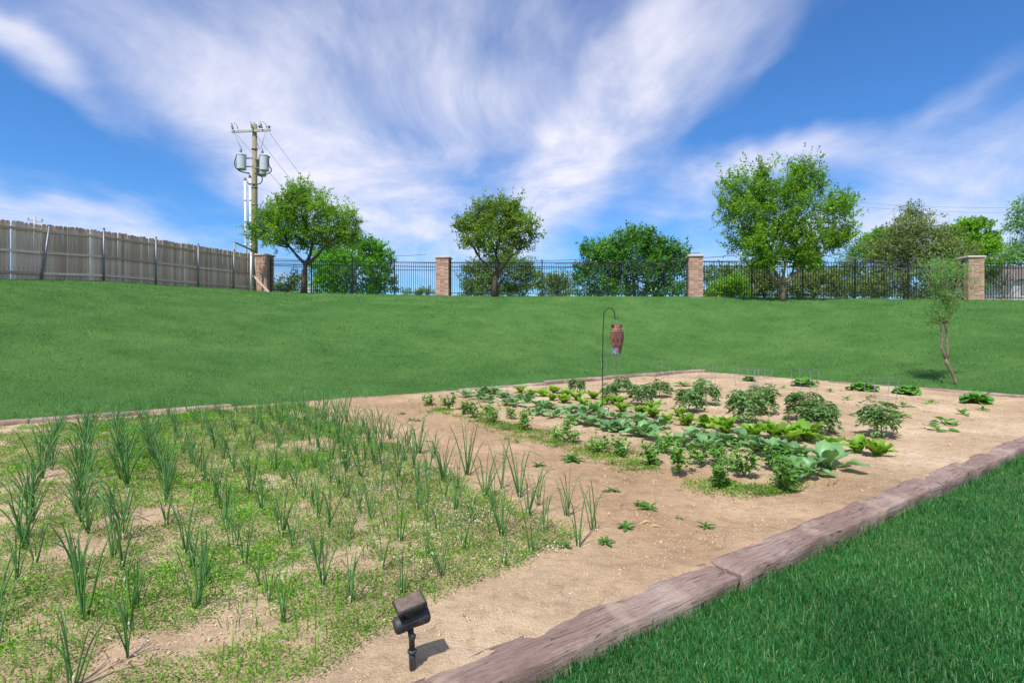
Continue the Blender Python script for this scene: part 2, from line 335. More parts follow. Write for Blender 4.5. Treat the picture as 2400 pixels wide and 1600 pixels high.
    M['mortar'] = simple('mortar', (.50, .43, .37), .95, var=.12, scale=30, spec=.1)
    M['cap'] = simple('cast_stone_cap', (.52, .45, .38), .9, var=.12, scale=9, spec=.15)
    M['iron'] = simple('black_painted_iron', (.012, .012, .015), .42, var=.2, bumpk=.05)
    M['galv'] = simple('galvanised_steel', (.20, .215, .25), .5, .6, var=.12, scale=7)
    M['pole'] = simple('treated_pole_wood', (.26, .22, .13), .85, var=.3, scale=9, bumpk=.4, mscale=(6, 6, .4), spec=.15)
    M['greywood'] = simple('grey_arm_wood', (.42, .41, .38), .8, var=.15, scale=9, spec=.2)
    M['tank'] = simple('grey_enamel', (.50, .54, .58), .35, var=.05, bumpk=0)
    M['pvc'] = simple('white_pvc', (.70, .70, .72), .5, var=.06, bumpk=0)
    M['rubber'] = simple('black_cable', (.02, .02, .022), .5, var=.2, bumpk=0)
    M['porc'] = simple('grey_porcelain', (.20, .21, .24), .3, var=.1, bumpk=0)
    M['wire'] = simple('bare_wire', (.16, .17, .21), .5, .4, var=.1, bumpk=0)
    M['cagewire'] = simple('dull_cage_wire', (.20, .18, .22), .6, .3, var=.2, bumpk=0)
    M['palewood'] = simple('pale_new_wood', (.62, .50, .42), .8, var=.1, spec=.2)
    M['rusty'] = simple('rusty_iron', (.13, .06, .035), .8, .3, var=.3, scale=40)
    M['plastic'] = simple('dusty_black_plastic', (.032, .029, .030), .55, var=.45, scale=26, bumpk=.2)
    M['panelglass'] = simple('dusty_solar_glass', (.14, .105, .078), .5, var=.28, scale=30, bumpk=.1)
    M['bark'] = simple('brown_bark', (.115, .085, .068), .95, var=.35, scale=16, bumpk=.8, mscale=(3, 3, .6), spec=.1)
    M['palebark'] = simple('pale_bark', (.22, .165, .125), .95, var=.35, scale=16, bumpk=.8, mscale=(3, 3, .6), spec=.1)
    M['twig'] = simple('bare_grey_twig', (.30, .27, .25), .95, var=.2, bumpk=0, spec=.1)
    # foliage
    M['elm'] = leafmat('bright_oak_leaf', (.115, .265, .018), (.240, .440, .042), .45, .45, .35, 0, .55)
    M['olive_leaf'] = leafmat('olive_oak_leaf', (.130, .235, .026), (.250, .375, .060), .42, .45, .35, 0, .6)
    M['bright'] = leafmat('bright_green_leaf', (.080, .260, .014), (.170, .430, .026), .42, .45, .35, 0, .6)
    M['dark'] = leafmat('deep_green_leaf', (.052, .180, .020), (.125, .315, .040), .36, .4, .4, 0, .6)
    M['shrub'] = leafmat('dull_green_leaf', (.100, .190, .030), (.200, .305, .070), .36, .5, .3, 0, .6)
    M['cedar'] = leafmat('olive_cedar_spray', (.105, .165, .045), (.225, .290, .095), .26, .6, .2, 0, .7)
    M['lime'] = leafmat('lime_green_leaf', (.120, .300, .014), (.220, .460, .022), .4, .45, .3, 0, .7)
    M['willow'] = leafmat('grey_green_willow_leaf', (.110, .275, .060), (.235, .440, .120), .42, .5, .3, 0)
    M['onion'] = leafmat('onion_leaf', (.052, .180, .050), (.145, .330, .080), .18, .38, .5, .25, island=False)
    M['onion_dry'] = simple('pale_onion_base', (.42, .45, .28), .5, var=.2)
    M['yellowleaf'] = leafmat('yellowing_onion_leaf', (.36, .36, .10), (.50, .44, .16), .25, .5, .3, .15, island=False)
    M['lettuce'] = leafmat('lettuce_leaf', (.125, .305, .020), (.275, .475, .060), .38, .42, .4, .25, island=False)
    M['collard'] = leafmat('collard_leaf', (.085, .235, .070), (.220, .390, .165), .25, .42, .45, .28, island=False)
    M['cabbage'] = leafmat('cabbage_leaf', (.070, .225, .025), (.150, .350, .055), .28, .4, .45, .15, island=False)
    M['pepper'] = leafmat('glossy_bush_leaf', (.070, .215, .024), (.180, .390, .050), .26, .4, .45, .15)
    M['tomato'] = leafmat('tomato_leaf', (.075, .175, .046), (.170, .310, .095), .28, .5, .35, .12)
    M['stem'] = simple('green_stem', (.16, .26, .07), .6, var=.2, bumpk=0)
    M['weed'] = leafmat('low_weed_leaf', (.075, .205, .020), (.205, .385, .050), .33, .5, .25, 0, 1.4, c3=(.38, .38, .15))
    M['freshweed'] = leafmat('fresh_weed_leaf', (.095, .280, .014), (.190, .440, .032), .28, .5, .3, 0, 2)
    M['litter'] = leafmat('dry_weed_litter', (.40, .34, .22), (.66, .60, .46), .15, .8, .1, 0)
    M['grass'] = leafmat('thick_grass_blade', (.014, .118, .026), (.040, .215, .052), .32, .45, .35, 0, 1.3, c3=(.22, .38, .16), camp=.6)
    M['hillgrass'] = leafmat('hill_grass_blade', (.058, .180, .044), (.140, .325, .090), .34, .55, .2, 0, 1.1, c3=(.23, .40, .17), camp=.45)
    M['clod'] = simple('soil_clod', (.47, .35, .235), .95, var=.25, scale=30, spec=.05)
    # owl
    m, nt, b, out = newmat('owl_paint')
    f = noise(nt, 30, 5, .7); w = nd(nt, 'ShaderNodeTexWave', bands_direction='Z'); tc = nd(nt, 'ShaderNodeTexCoord'); nt.links.new(tc.outputs['Object'], w.inputs['Vector'])
    w.inputs['Scale'].default_value = 9; w.inputs['Distortion'].default_value = 9; w.inputs['Detail'].default_value = 3
    c = ramp(nt, f, [(.3, (.085, .034, .026)), (.5, (.22, .085, .062)), (.7, (.44, .24, .18))])
    c = mixc(nt, 1, c, ramp(nt, w.outputs[0], [(.1, (.5, .45, .42)), (.5, (1.1, 1.05, 1.0))]), 'MULTIPLY')
    nt.links.new(c, b.inputs['Base Color']); b.inputs['Roughness'].default_value = .45; bump(nt, b, w.outputs[0], .6, .01); M['owl'] = m
    M['owl_dark'] = simple('owl_dark_edge', (.09, .032, .022), .5, var=.4, scale=40)
    M['owl_tail'] = simple('owl_speckled_blue_grey', (.16, .19, .26), .5, var=.6, scale=45)
    M['cord'] = simple('grey_green_cord', (.22, .24, .15), .8)
    M['earth'] = simple('orange_earth', (.50, .21, .10), .95, var=.15, scale=3, spec=.05)
    M['roof'] = simple('dark_shingle', (.13, .10, .09), .9, var=.2)
    M['housewall'] = simple('pale_siding', (.5, .47, .45), .8, var=.06)
build_mats()

# ------------------------------------------------------------------ ground
def build_ground():
    xs = np.concatenate([[-1500, -700, -350, -200, -120, -90], np.arange(-70, -30, 1.6), np.arange(-30, 40, .3), np.arange(40, 76, 1.6), [95, 130, 210, 360, 700, 1500]])
    ys = np.concatenate([[-900, -300, -120, -60, -35], np.arange(-24, 0, 1.0), np.arange(0, 36, .3), np.arange(36, 80, 1.6), [95, 130, 200, 320, 600, 1100, 2000]])
    X, Y = np.meshgrid(xs, ys); Z = lawn_z(X.ravel(), Y.ravel())
    V = np.stack([X.ravel(), Y.ravel(), Z], 1); nx, ny = len(xs), len(ys)
    i = (np.arange(ny - 1)[:, None] * nx + np.arange(nx - 1)[None]).ravel()
    F = np.stack([i, i + 1, i + nx + 1, i + nx], 1)
    tag(put('lawn_ground', mesh_np('lawn_ground', V, F, M['lawn'], True)), 'green lawn rising to the fences', 'lawn', kind='structure')
    a = np.concatenate([np.arange(-7, -2.5, .12), np.arange(-2.5, 4.5, .035), np.arange(4.5, 16.06, .07)]); n = np.concatenate([np.arange(1.93, 5, .035), np.arange(5, 11.62, .06)])
    # ragged outline where the lawn grows over the edge
    Ag, Ng = np.meshgrid(a, n); x = Ag * A2[0] + Ng * N2[0]; y = Ag * A2[1] + Ng * N2[1]
    z = bed_z(x.ravel(), y.ravel())
    drop = np.maximum(sstep(Ng.ravel(), N_FAR - .02, N_FAR + .2), sstep(Ag.ravel(), A_RIGHT - .02, A_RIGHT + .2)) * .10
    drop = drop + sstep(-Ng.ravel(), -(N_NEAR - .01), -(N_NEAR - .14)) * .09
    V = np.stack([x.ravel(), y.ravel(), z - drop], 1); nx, ny = len(a), len(n)
    i = (np.arange(ny - 1)[:, None] * nx + np.arange(nx - 1)[None]).ravel()
    F = np.stack([i, i + 1, i + nx + 1, i + nx], 1)
    tag(put('soil_bed', mesh_np('soil_bed', V, F, M['soil'], True)), 'bare tan soil of the vegetable bed', 'soil', kind='structure')
build_ground()

# ------------------------------------------------------------------ grass blades
def blades(name, x, y, z, L, Wd, mat, seg2=True, lean=.55, label='', cat='grass'):
    n = len(x); az = rng.uniform(0, 2 * np.pi, n); ln = np.abs(rng.normal(0, lean, n)) + .12
    hd = np.stack([np.cos(az), np.sin(az), np.zeros(n)], 1); up = np.array([0, 0, 1.])
    fa = az + np.pi / 2 + rng.normal(0, .5, n); side = np.stack([np.cos(fa), np.sin(fa), np.zeros(n)], 1) * (Wd / 2)[:, None]
    B = np.stack([x, y, z - .008], 1)
    d1 = hd * np.sin(ln * .5)[:, None] + up * np.cos(ln * .5)[:, None]; d2 = hd * np.sin(ln * 1.5)[:, None] + up * np.cos(ln * 1.5)[:, None]
    if seg2:
        Mid = B + d1 * (L * .55)[:, None]; T = Mid + d2 * (L * .45)[:, None]
        V = np.stack([B - side, B + side, Mid + side * .75, Mid - side * .75, T], 1).reshape(-1, 3); o = np.arange(n) * 5
        F = np.concatenate([np.stack([o, o + 1, o + 2], 1), np.stack([o, o + 2, o + 3], 1), np.stack([o + 3, o + 2, o + 4], 1)])
    else:
        T = B + d2 * L[:, None]; V = np.stack([B - side, B + side, T], 1).reshape(-1, 3); o = np.arange(n) * 3; F = np.stack([o, o + 1, o + 2], 1)
    return tag(put(name, mesh_np(name, V, F, mat)), label, cat, kind='stuff')
def build_grass():
    # thick near lawn, past the near sleepers
    n = 420000; d = 1.7 + (13 - 1.7) * rng.random(n) ** 1.55; k = rng.uniform(-.15, 1.25, n); x = k * d; y = d
    nn = x * N2[0] + y * N2[1]; aa = x * A2[0] + y * A2[1]
    edge = N_NEAR - .215 + (fbm(aa * 4, aa * 0, 4, 77) - .5) * .10
    keep = (nn < edge) & (rng.random(n) < np.clip(.55 + 2.6 / d, 0, 1) * .62); x, y, aa, nn = x[keep], y[keep], aa[keep], nn[keep]
    hgt = .032 + .046 * fbm(x * 1.8, y * 1.8, 4, 12) + .03 * sstep(nn - edge[keep], -.10, 0)
    L = hgt * rng.uniform(.7, 1.45, len(x)); Wd = rng.uniform(.0028, .0048, len(x)) * (1 + y * .06)
    blades('thick_grass', x, y, lawn_z(x, y), L, Wd, M['grass'], True, .62, 'thick deep green grass in front of the near sleepers')
    # mown hill
    n = 1500000; d = 5.5 + (31 - 5.5) * rng.random(n) ** .95; k = rng.uniform(-1.15, 1.15, n); x = k * d; y = d
    aa = x * A2[0] + y * A2[1]; nn = x * N2[0] + y * N2[1]
    D = np.maximum(nn - N_FAR, aa - A_RIGHT); ok = D > .03 + (fbm(aa * 2 + nn, aa - nn * 2, 3, 78) - .4) * .22
    ok &= (y < np.interp(x, POLY[5:, 0], POLY[5:, 1]) + .1) & (x > -17.9 + np.maximum(y - 18.4, -30) * .276) & (rng.random(n) < np.clip(1.35 - d / 36, .3, 1) * .62)
    x, y, D = x[ok], y[ok], D[ok]
    L = (.025 + .085 * fbm(x * 2.1, y * 2.1, 4, 13) ** 1.3) * rng.uniform(.6, 1.5, len(x)); Wd = rng.uniform(.0045, .0085, len(x)) * (.5 + y * .06)
    blades('mown_grass', x, y, lawn_z(x, y), L, Wd, M['hillgrass'], False, .6, 'short mown grass covering the rising lawn')
build_grass()

# ------------------------------------------------------------------ edging sleepers
def sleeper(p0, p1, top, w, h, label, seed, group=None):
    p0, p1 = Vector((*p0, 0)), Vector((*p1, 0)); Lg = (p1 - p0).length - .014; c = (p0 + p1) / 2; rz = math.atan2(p1.y - p0.y, p1.x - p0.x)
    nu = max(8, int(Lg / .03)); prof = []
    for (y0, z0), (y1, z1), k in (((-1, -1), (-1, .9), 4), ((-1, .9), (-.93, 1), 1), ((-.93, 1), (.93, 1), 9), ((.93, 1), (1, .9), 1), ((1, .9), (1, -1), 4)):
        for i in range(k): prof.append((y0 + (y1 - y0) * i / k, z0 + (z1 - z0) * i / k))
    prof.append((1, -1)); prof = np.array(prof); m = len(prof)
    u = np.linspace(-Lg / 2, Lg / 2, nu + 1); U = np.repeat(u, m); Yv = np.tile(prof[:, 0], nu + 1) * w / 2; Zv = np.tile(prof[:, 1], nu + 1) * h / 2
    on = (np.tile(prof[:, 1], nu + 1) > .7)
    rough = (fbm(U * 2.2 + seed, Yv * 14 + Zv * 9, 4, seed) - .5)
    fine = (fbm(U * 5 + seed, Yv * 70 + Zv * 50, 3, seed + 5) - .5)
    Zv = Zv + np.where(on, rough * .032 + fine * .022, 0)
    edge = np.sign(Yv) * (np.abs(Yv) > w * .4); Yv = Yv + edge * (fbm(U * 3 + seed * 3, Zv * 12 + edge * 7, 4, seed + 9) - .55) * .05
    endr = sstep(np.abs(U), Lg / 2 - .05, Lg / 2); Zv = Zv - on * endr * .012
    V = np.stack([U, Yv, Zv], 1); F = []
    for i in range(nu):
        for j in range(m - 1): F.append((i * m + j, (i + 1) * m + j, (i + 1) * m + j + 1, i * m + j + 1))
    me = bpy.data.meshes.new('edging_sleeper'); me.from_pydata(V.tolist(), [], F + [tuple(range(m)), tuple((nu) * m + j for j in range(m))[::-1]]); me.update(); me.materials.append(M['tie'])
    me.polygons.foreach_set('use_smooth', [True] * (len(me.polygons) - 2) + [False, False])
    tag(put('edging_sleeper', me, loc=(c.x, c.y, top - h / 2), rot=(0, 0, rz)), label, 'sleeper', group)
def build_edging():
    nb = [-2.1, .36, 2.94, 6.29, 9.42, 12.5, 15.98]; lab = ['weathered sleeper entering at the bottom edge of the photo', 'nearest long weathered sleeper beside the solar spotlight', 'weathered sleeper curving past the bare soil, second from the bottom edge', 'cracked sleeper beside the near lawn, beyond the wide joint', 'far sleeper of the near edging, cut by the right photo edge', 'sleeper beyond the right photo edge, end of near edging']
    for i in range(6):
        sleeper(AN(nb[i], N_NEAR - .1 + (.012 if i % 2 else -.008)), AN(nb[i + 1], N_NEAR - .1 + (.0 if i % 2 else .01)), .030 - .006 * (i % 2), .225, .2, lab[i], 11 + i, 'near edging sleepers')
    far = [(-6.6, -4.2, .055), (-4.2, -1.55, .05), (-1.55, 1.35, .055), (1.36, 4.0, .0), (4.0, 6.3, -.005), (6.3, 8.9, .03), (8.92, 11.3, .085), (11.3, 13.6, .095), (13.6, 15.9, .10)]
    fl = ['far edging sleeper beyond the left photo edge', 'pinkish far edging sleeper at the left photo edge', 'pinkish far edging sleeper behind the leftmost onion rows', 'sunken sleeper hidden behind the middle onion rows', 'buried sleeper where the lawn meets bare soil', 'thin dark sleeper strip left of the raised pale sleepers', 'raised sleeper behind the far lettuces, leftmost of three', 'raised pale sleeper behind the owl hook, middle of three', 'raised pale sleeper ending at the far bed corner']
    for i, (a0, a1, t) in enumerate(far):
        sleeper(AN(a0, N_FAR + .03), AN(a1, N_FAR + .03), t, .19, .19, fl[i], 31 + i, 'far edging sleepers')
    rt = [(2.1, 3.9, .04), (3.92, 5.6, .035), (5.62, 8.4, .012), (8.42, 11.3, .006)]
    rl = ['right edging sleeper at the right photo edge', 'dark right edging sleeper next to the small leaning tree', 'half sunken sleeper behind the row of cabbages, nearer one', 'half sunken sleeper next to the far bed corner, right side']
    for i, (n0, n1, t) in enumerate(rt):
        sleeper(AN(A_RIGHT + .03, n0), AN(A_RIGHT + .03, n1), t, .19, .19, rl[i], 51 + i, 'right edging sleepers')
build_edging()

# ------------------------------------------------------------------ weathered timber fence
def build_timber_fence():
    v = (TB - TA); Lf = np.linalg.norm(v); v = v / Lf; rz = math.atan2(v[1], v[0]); nrm = np.array([v[1], -v[0]])   # nrm points to the lawn side
    t0 = -3.6; base0 = TA + v * t0
    f = thing('timber_fence', 'long weathered grey brown board fence with metal posts on the left', 'fence', (base0[0], base0[1], LZ(*base0)))
    ox, oy, oz = f.location
    me = []
    for k, (w, hh) in enumerate(((.140, 2.11), (.140, 2.13), (.1405, 2.12), (.139, 2.10))):
        mb = MB(); pr = [(-w / 2, 0), (w / 2, 0), (w / 2, hh - .035), (w / 2 - .03, hh), (-w / 2 + .03, hh), (-w / 2, hh - .035)]
        V = [(x, -.009, z) for x, z in pr] + [(x, .009, z) for x, z in pr]
        F = [(0, 1, 2, 3, 4, 5), (11, 10, 9, 8, 7, 6)] + [(i, i + 6, (i + 1) % 6 + 6, (i + 1) % 6) for i in range(6)]
        mb.add(V, F); me.append(mb.mesh('picket', M['board']))
    s = t0; r = random.Random(3); tilt = 0
    while s < Lf - .05:
        p = TA + v * s; zg = LZ(*p)
        near = s < 3.0 or s > 10.2
        tilt = r.gauss(0, .006 if near else .002)
        put('picket', r.choice(me), f, loc=(p[0] - ox - nrm[0] * .03, p[1] - oy - nrm[1] * .03, zg - oz - .04 + r.gauss(0, .012)), rot=(r.gauss(0, .006), tilt, rz))
        s += .1405 + max(0, r.gauss(-.002, .005 if near else .0015)) + (.016 if near and r.random() < .16 else 0)
    posts = [-2.4, -.085 * Lf + .1, .106 * Lf, .295 * Lf, .49 * Lf, .68 * Lf, .87 * Lf, 1.0 * Lf]
    posts = [-3.5, -1.1] + posts[2:]
    for i, sp in enumerate(posts):
        p = TA + v * sp + nrm * .075; zg = LZ(*p); mb = MB(); top = 2.13 if i not in (2,) else 2.05
        dx = .26 if i == 2 else .0
        mb.tube([(-v[0] * dx * .2, -v[1] * dx * .2, -.25), (v[0] * dx, v[1] * dx, top)], .036, 10)
        po = mb.obj('post', M['galv'], f, True, loc=(p[0] - ox, p[1] - oy, zg - oz))
        cb = MB(); cb.lathe([(.040, top - .01), (.040, top + .03), (.028, top + .05), (.008, top + .055)], 10, (v[0] * dx, v[1] * dx, 0)); cb.obj('post_cap', M['galv'], po, True)
    for i in range(len(posts) - 1):
        a, b = posts[i], posts[i + 1]
        for hz in (.21, .98, 1.78):
            pa, pb = TA + v * (a + .01) + nrm * .006, TA + v * (b - .01) + nrm * .006
            za, zb = LZ(*pa) + hz + .03, LZ(*pb) + hz + .03
            c = Vector(((pa[0] + pb[0]) / 2, (pa[1] + pb[1]) / 2, (za + zb) / 2)); ln = math.hypot(b - a - .02, zb - za); pit = math.atan2(zb - za, b - a)
            mb = MB(); mb.box((0, 0, 0), (ln, .04, .088)); mb.obj('rail', M['board'], f, loc=c - Vector((ox, oy, oz)), rot=(0, -pit, rz))
build_timber_fence()

# ------------------------------------------------------------------ brick pillars and railings
def build_pillars():
    bw, course, half = .2266, .0845, .35
    mb = MB(); mb.box((0, 0, 0), (bw - .011, .09, course - .012)); br = mb.mesh('brick', M['brick'])
    labs = ['brick pillar at the end of the board fence, under the utility pole', 'brick pillar between the two round headed trees', 'brick pillar left of the big spreading tree', 'brick pillar behind the small leaning tree, far right', 'brick pillar beyond the right photo edge']
    r = random.Random(5)
    rz = math.atan2(-1.57, 13.1)
    for i, (x, y, z) in enumerate(PIL):
        z0 = min(LZ(x, y), z) - .02
        t = thing('brick_pillar', labs[i], 'pillar', (x, y, z0), rz, 'brick pillars of the railing')
        mb = MB(); mb.box((0, 0, .99), (2 * half - .03, 2 * half - .03, 2.18)); mb.obj('mortar_core', M['mortar'], t)
        for c in range(24):
            zz = course * (c + .5)
            for sd_ in range(4):
                R4 = Matrix.Rotation(sd_ * math.pi / 2, 3, 'Z')
                for k in range(3):
                    u = -half + bw * (k + .5) + (0.0 if c % 2 else .02) + (.0)
                    if c % 2: u += .0
                    off = (bw * .5 if c % 2 == 0 else 0)
                    uu = -half + .5 * bw + k * bw + (.018 if c % 2 else -.0) 
                    uu = uu + (.0 if c % 2 else .012)
                    # running bond: pinwheel corners, alternate courses turned the other way
                    uu = (uu) if c % 2 else -uu
                    p = R4 @ Vector((uu, -half + .045 - r.uniform(0, .004), 0))
                    put('brick', br, t, loc=(p.x, p.y, zz), rot=(0, 0, sd_ * math.pi / 2))
        mb = MB(); V = []
        for hw, zz in ((.385, 2.03), (.40, 2.045), (.40, 2.10), (.375, 2.12), (.06, 2.17)):
            V += [(-hw, -hw, zz), (hw, -hw, zz), (hw, hw, zz), (-hw, hw, zz)]
        F = [(3, 2, 1, 0), (16, 17, 18, 19)] + [(4 * a + b, 4 * a + (b + 1) % 4, 4 * a + 4 + (b + 1) % 4, 4 * a + 4 + b) for a in range(4) for b in range(4)]
        mb.add(V, F); mb.obj('capstone', M['cap'], t)
    pk = MB(); pk.box((0, 0, .90), (.021, .021, 1.70)); pick = pk.mesh('picket', M['iron'])
    rl = ['black iron railing between the pole pillar and the next pillar', 'black iron railing in front of the large round evergreen', 'black iron railing behind the big spreading tree', 'black iron railing at the right photo edge']
    for i in range(4):
        a, b = np.array(PIL[i][:2]), np.array(PIL[i + 1][:2]); v = b - a; L = np.linalg.norm(v); v /= L; a = a + v * .37; b = b - v * .37; L -= .74
        ang = math.atan2(v[1], v[0]); za, zb = LZ(*a) + .02, LZ(*b) + .02
        npan = 5 if L > 9.8 else 4
        t = thing('iron_railing', rl[i], 'railing', (a[0], a[1], za), 0, 'black railings between the pillars')
        pz = [max(LZ(*(a + v * L * k / npan)), za + (zb - za) * k / npan - .05) + .01 for k in range(npan + 1)]
        for k in range(npan + 1):
            q = a + v * (L * k / npan); mb = MB(); mb.box((0, 0, .92), (.062, .062, 1.95)); mb.box((0, 0, 1.905), (.075, .075, .03))
            mb.obj('post', M['iron'], t, loc=(q[0] - a[0], q[1] - a[1], pz[k] - za), rot=(0, 0, ang))
        for k in range(npan):
            s0, s1 = L * k / npan, L * (k + 1) / npan; sl = math.atan2(pz[k + 1] - pz[k], s1 - s0)
            for hz in (.13, 1.55, 1.77):
                mid = a + v * (s0 + s1) / 2; mb = MB(); mb.box((0, 0, 0), (s1 - s0 - .06, .032, .032))
                mb.obj('rail', M['iron'], t, loc=(mid[0] - a[0], mid[1] - a[1], (pz[k] + pz[k + 1]) / 2 + hz - za), rot=(0, -sl, ang))
            npk = int(round((s1 - s0) / .122))
            for j in range(1, npk):
                if i == 3 and k > 1: continue
                s_ = s0 + (s1 - s0) * j / npk; q = a + v * s_
                put('picket', pick, t, loc=(q[0] - a[0], q[1] - a[1], pz[k] + (pz[k + 1] - pz[k]) * j / npk - za), rot=(0, 0, ang))
build_pillars()

# ------------------------------------------------------------------ foliage helpers
def norm(a): return a / (np.linalg.norm(a, axis=1, keepdims=True) + 1e-9)
def leaf_cloud(C, T, Nn, L, W, fold=.15):
    T = norm(T); S = norm(np.cross(T, Nn)); Nn = np.cross(S, T)
    L = L[:, None]; W = W[:, None]
    m = C + T * L * .48 + Nn * W * fold
    V = np.stack([C, m + S * W / 2, C + T * L, m - S * W / 2], 1).reshape(-1, 3); o = np.arange(len(C)) * 4
    return V, np.stack([o, o + 1, o + 2, o + 3], 1)
def crown_leaves(lobes, nleaf, ls, g, up=.35, twig=.5, shoot=0.0, aspect=.5, droop=0.0, flat=.75, per=30, shell=.36, fatk=1.0):
    lobes = np.array(lobes, float); vol = lobes[:, 3] * lobes[:, 5] * .6 + (lobes[:, 3] * lobes[:, 4] * lobes[:, 5]) ** (2 / 3) * .4; pr = vol / vol.sum()
    nt_ = max(4, nleaf // per); li = g.choice(len(lobes), nt_, p=pr); lb = lobes[li]
    w = norm(g.normal(size=(nt_, 3))); w[:, 2] = np.where(w[:, 2] < -.55, -w[:, 2] * .5, w[:, 2]); w = norm(w)
    rr = shell + (1 - shell) * g.random(nt_) ** .6
    P = lb[:, :3] + w * lb[:, 3:6] * rr[:, None] * g.uniform(.88, 1.06, (nt_, 1))
    Dr = norm(w + np.array([0, 0, up]) + g.normal(0, .45, (nt_, 3)) - np.array([0, 0, droop])); tl = twig * g.uniform(.5, 1.5, nt_)
    if shoot:
        s = g.random(nt_) < .16; Dr[s] = norm(np.stack([g.normal(0, .22, s.sum()) + w[s][:, 0] * .5, g.normal(0, .22, s.sum()) + w[s][:, 1] * .5, np.ones(s.sum())], 1)); tl[s] *= 1 + shoot
    ti = np.repeat(np.arange(nt_), per); n = len(ti); t = g.random(n)
    fat = (.36 * (1 - .7 * t) + .06)[:, None] * twig * fatk
    C = P[ti] + Dr[ti] * (tl[ti] * (t - .25))[:, None] + g.normal(0, .55, (n, 3)) * fat
    T = norm(Dr[ti] * .5 + g.normal(0, .75, (n, 3)) - np.array([0, 0, droop])); Nn = norm(g.normal(0, .8, (n, 3)) + w[ti] * .25 + np.array([-.12, -.45, flat]))
    L = ls * g.uniform(.6, 1.35, n); return leaf_cloud(C, T, Nn, L, L * aspect)
def limb(mb, a, b, r0, r1, g, sag=.12, n=7, k=6):
    a, b = Vector(a), Vector(b); l = (b - a).length; pts = []; o1 = Vector(g.normal(0, 1, 3)) * l * .05; 
    for i in range(k + 1):
        t = i / k; p = a.lerp(b, t); p.z += math.sin(t * math.pi) * -sag * l * .35 + 0; p += o1 * math.sin(t * math.pi) + Vector(g.normal(0, 1, 3)) * l * .012 * (0 < i < k)
        pts.append(p)
    mb.tube(pts, [r0 + (r1 - r0) * (i / k) for i in range(k + 1)], n)
    return pts
def tree(name, label, cat, px, py_base, d, lobes_px, trunk_px, trunk_r, nleaf, ls, mat, bark='bark', seed=1, zbase=None, group=None, forks=None, dspread=.9, lsc=1.0, dyt=0, **kw):
    g = np.random.default_rng(seed); x0 = WX(px, d); sc = d / FPX
    z0 = LZ(x0, d) - .05 if zbase is None else zbase
    t = thing(name, label, cat, (x0, d, z0), 0, group)
    def loc(qx, qy, dy=0): return np.array([(qx - px) * sc, dy, WZ(qy, d) - z0])
    lobes = []
    for q in lobes_px:
        qx, qy, rx, ry = q[:4]; qy += dyt; rx *= lsc; ry *= lsc; dy = q[4] if len(q) > 4 else g.uniform(-.35, .35) * rx * sc
        lobes.append((*loc(qx, qy, dy), rx * sc, rx * sc * dspread, ry * sc))
    tp = [loc(a, b, 0) for a, b in trunk_px]; tp[0][2] = -.1
    if zbase is not None: tp[0] = np.array([tp[0][0], 0, -.1])
    mb = MB(); k = len(tp); mb.tube(tp, [trunk_r * (1.35 if i == 0 else 1.0 - .4 * i / k) for i in range(k)], 10)
    mb.obj('trunk', M[bark], t, True)
    top = tp[-1]; forkpts = [loc(a, b, dy) for a, b, dy in (forks or [])]
    srcs = []
    for fp in forkpts:
        mb = MB(); limb(mb, top - np.array([0, 0, trunk_r]), fp, trunk_r * .62, trunk_r * .34, g, 0.05); mb.obj('limb', M[bark], t, True); srcs.append(fp)
    if not srcs: srcs = [top]
    for lb in lobes:
        c = np.array(lb[:3]); s = min(srcs, key=lambda q: np.linalg.norm(q - c)); mb = MB()
        limb(mb, s, c, trunk_r * .34, trunk_r * .1, g, .1, 6)
        for j in range(5):
            w = g.normal(0, 1, 3); w /= np.linalg.norm(w); w[2] = abs(w[2]) * .8
            f_ = g.uniform(.2, .8); limb(mb, s + (c - s) * f_, c + w * np.array(lb[3:6]) * .8, trunk_r * .14, trunk_r * .035, g, .1, 5, 5)
        mb.obj('limb', M[bark], t, True)
    V, F = crown_leaves(lobes, nleaf, ls, g, **kw)
    put('crown', mesh_np('crown', V, F, M[mat]), t)
    return t
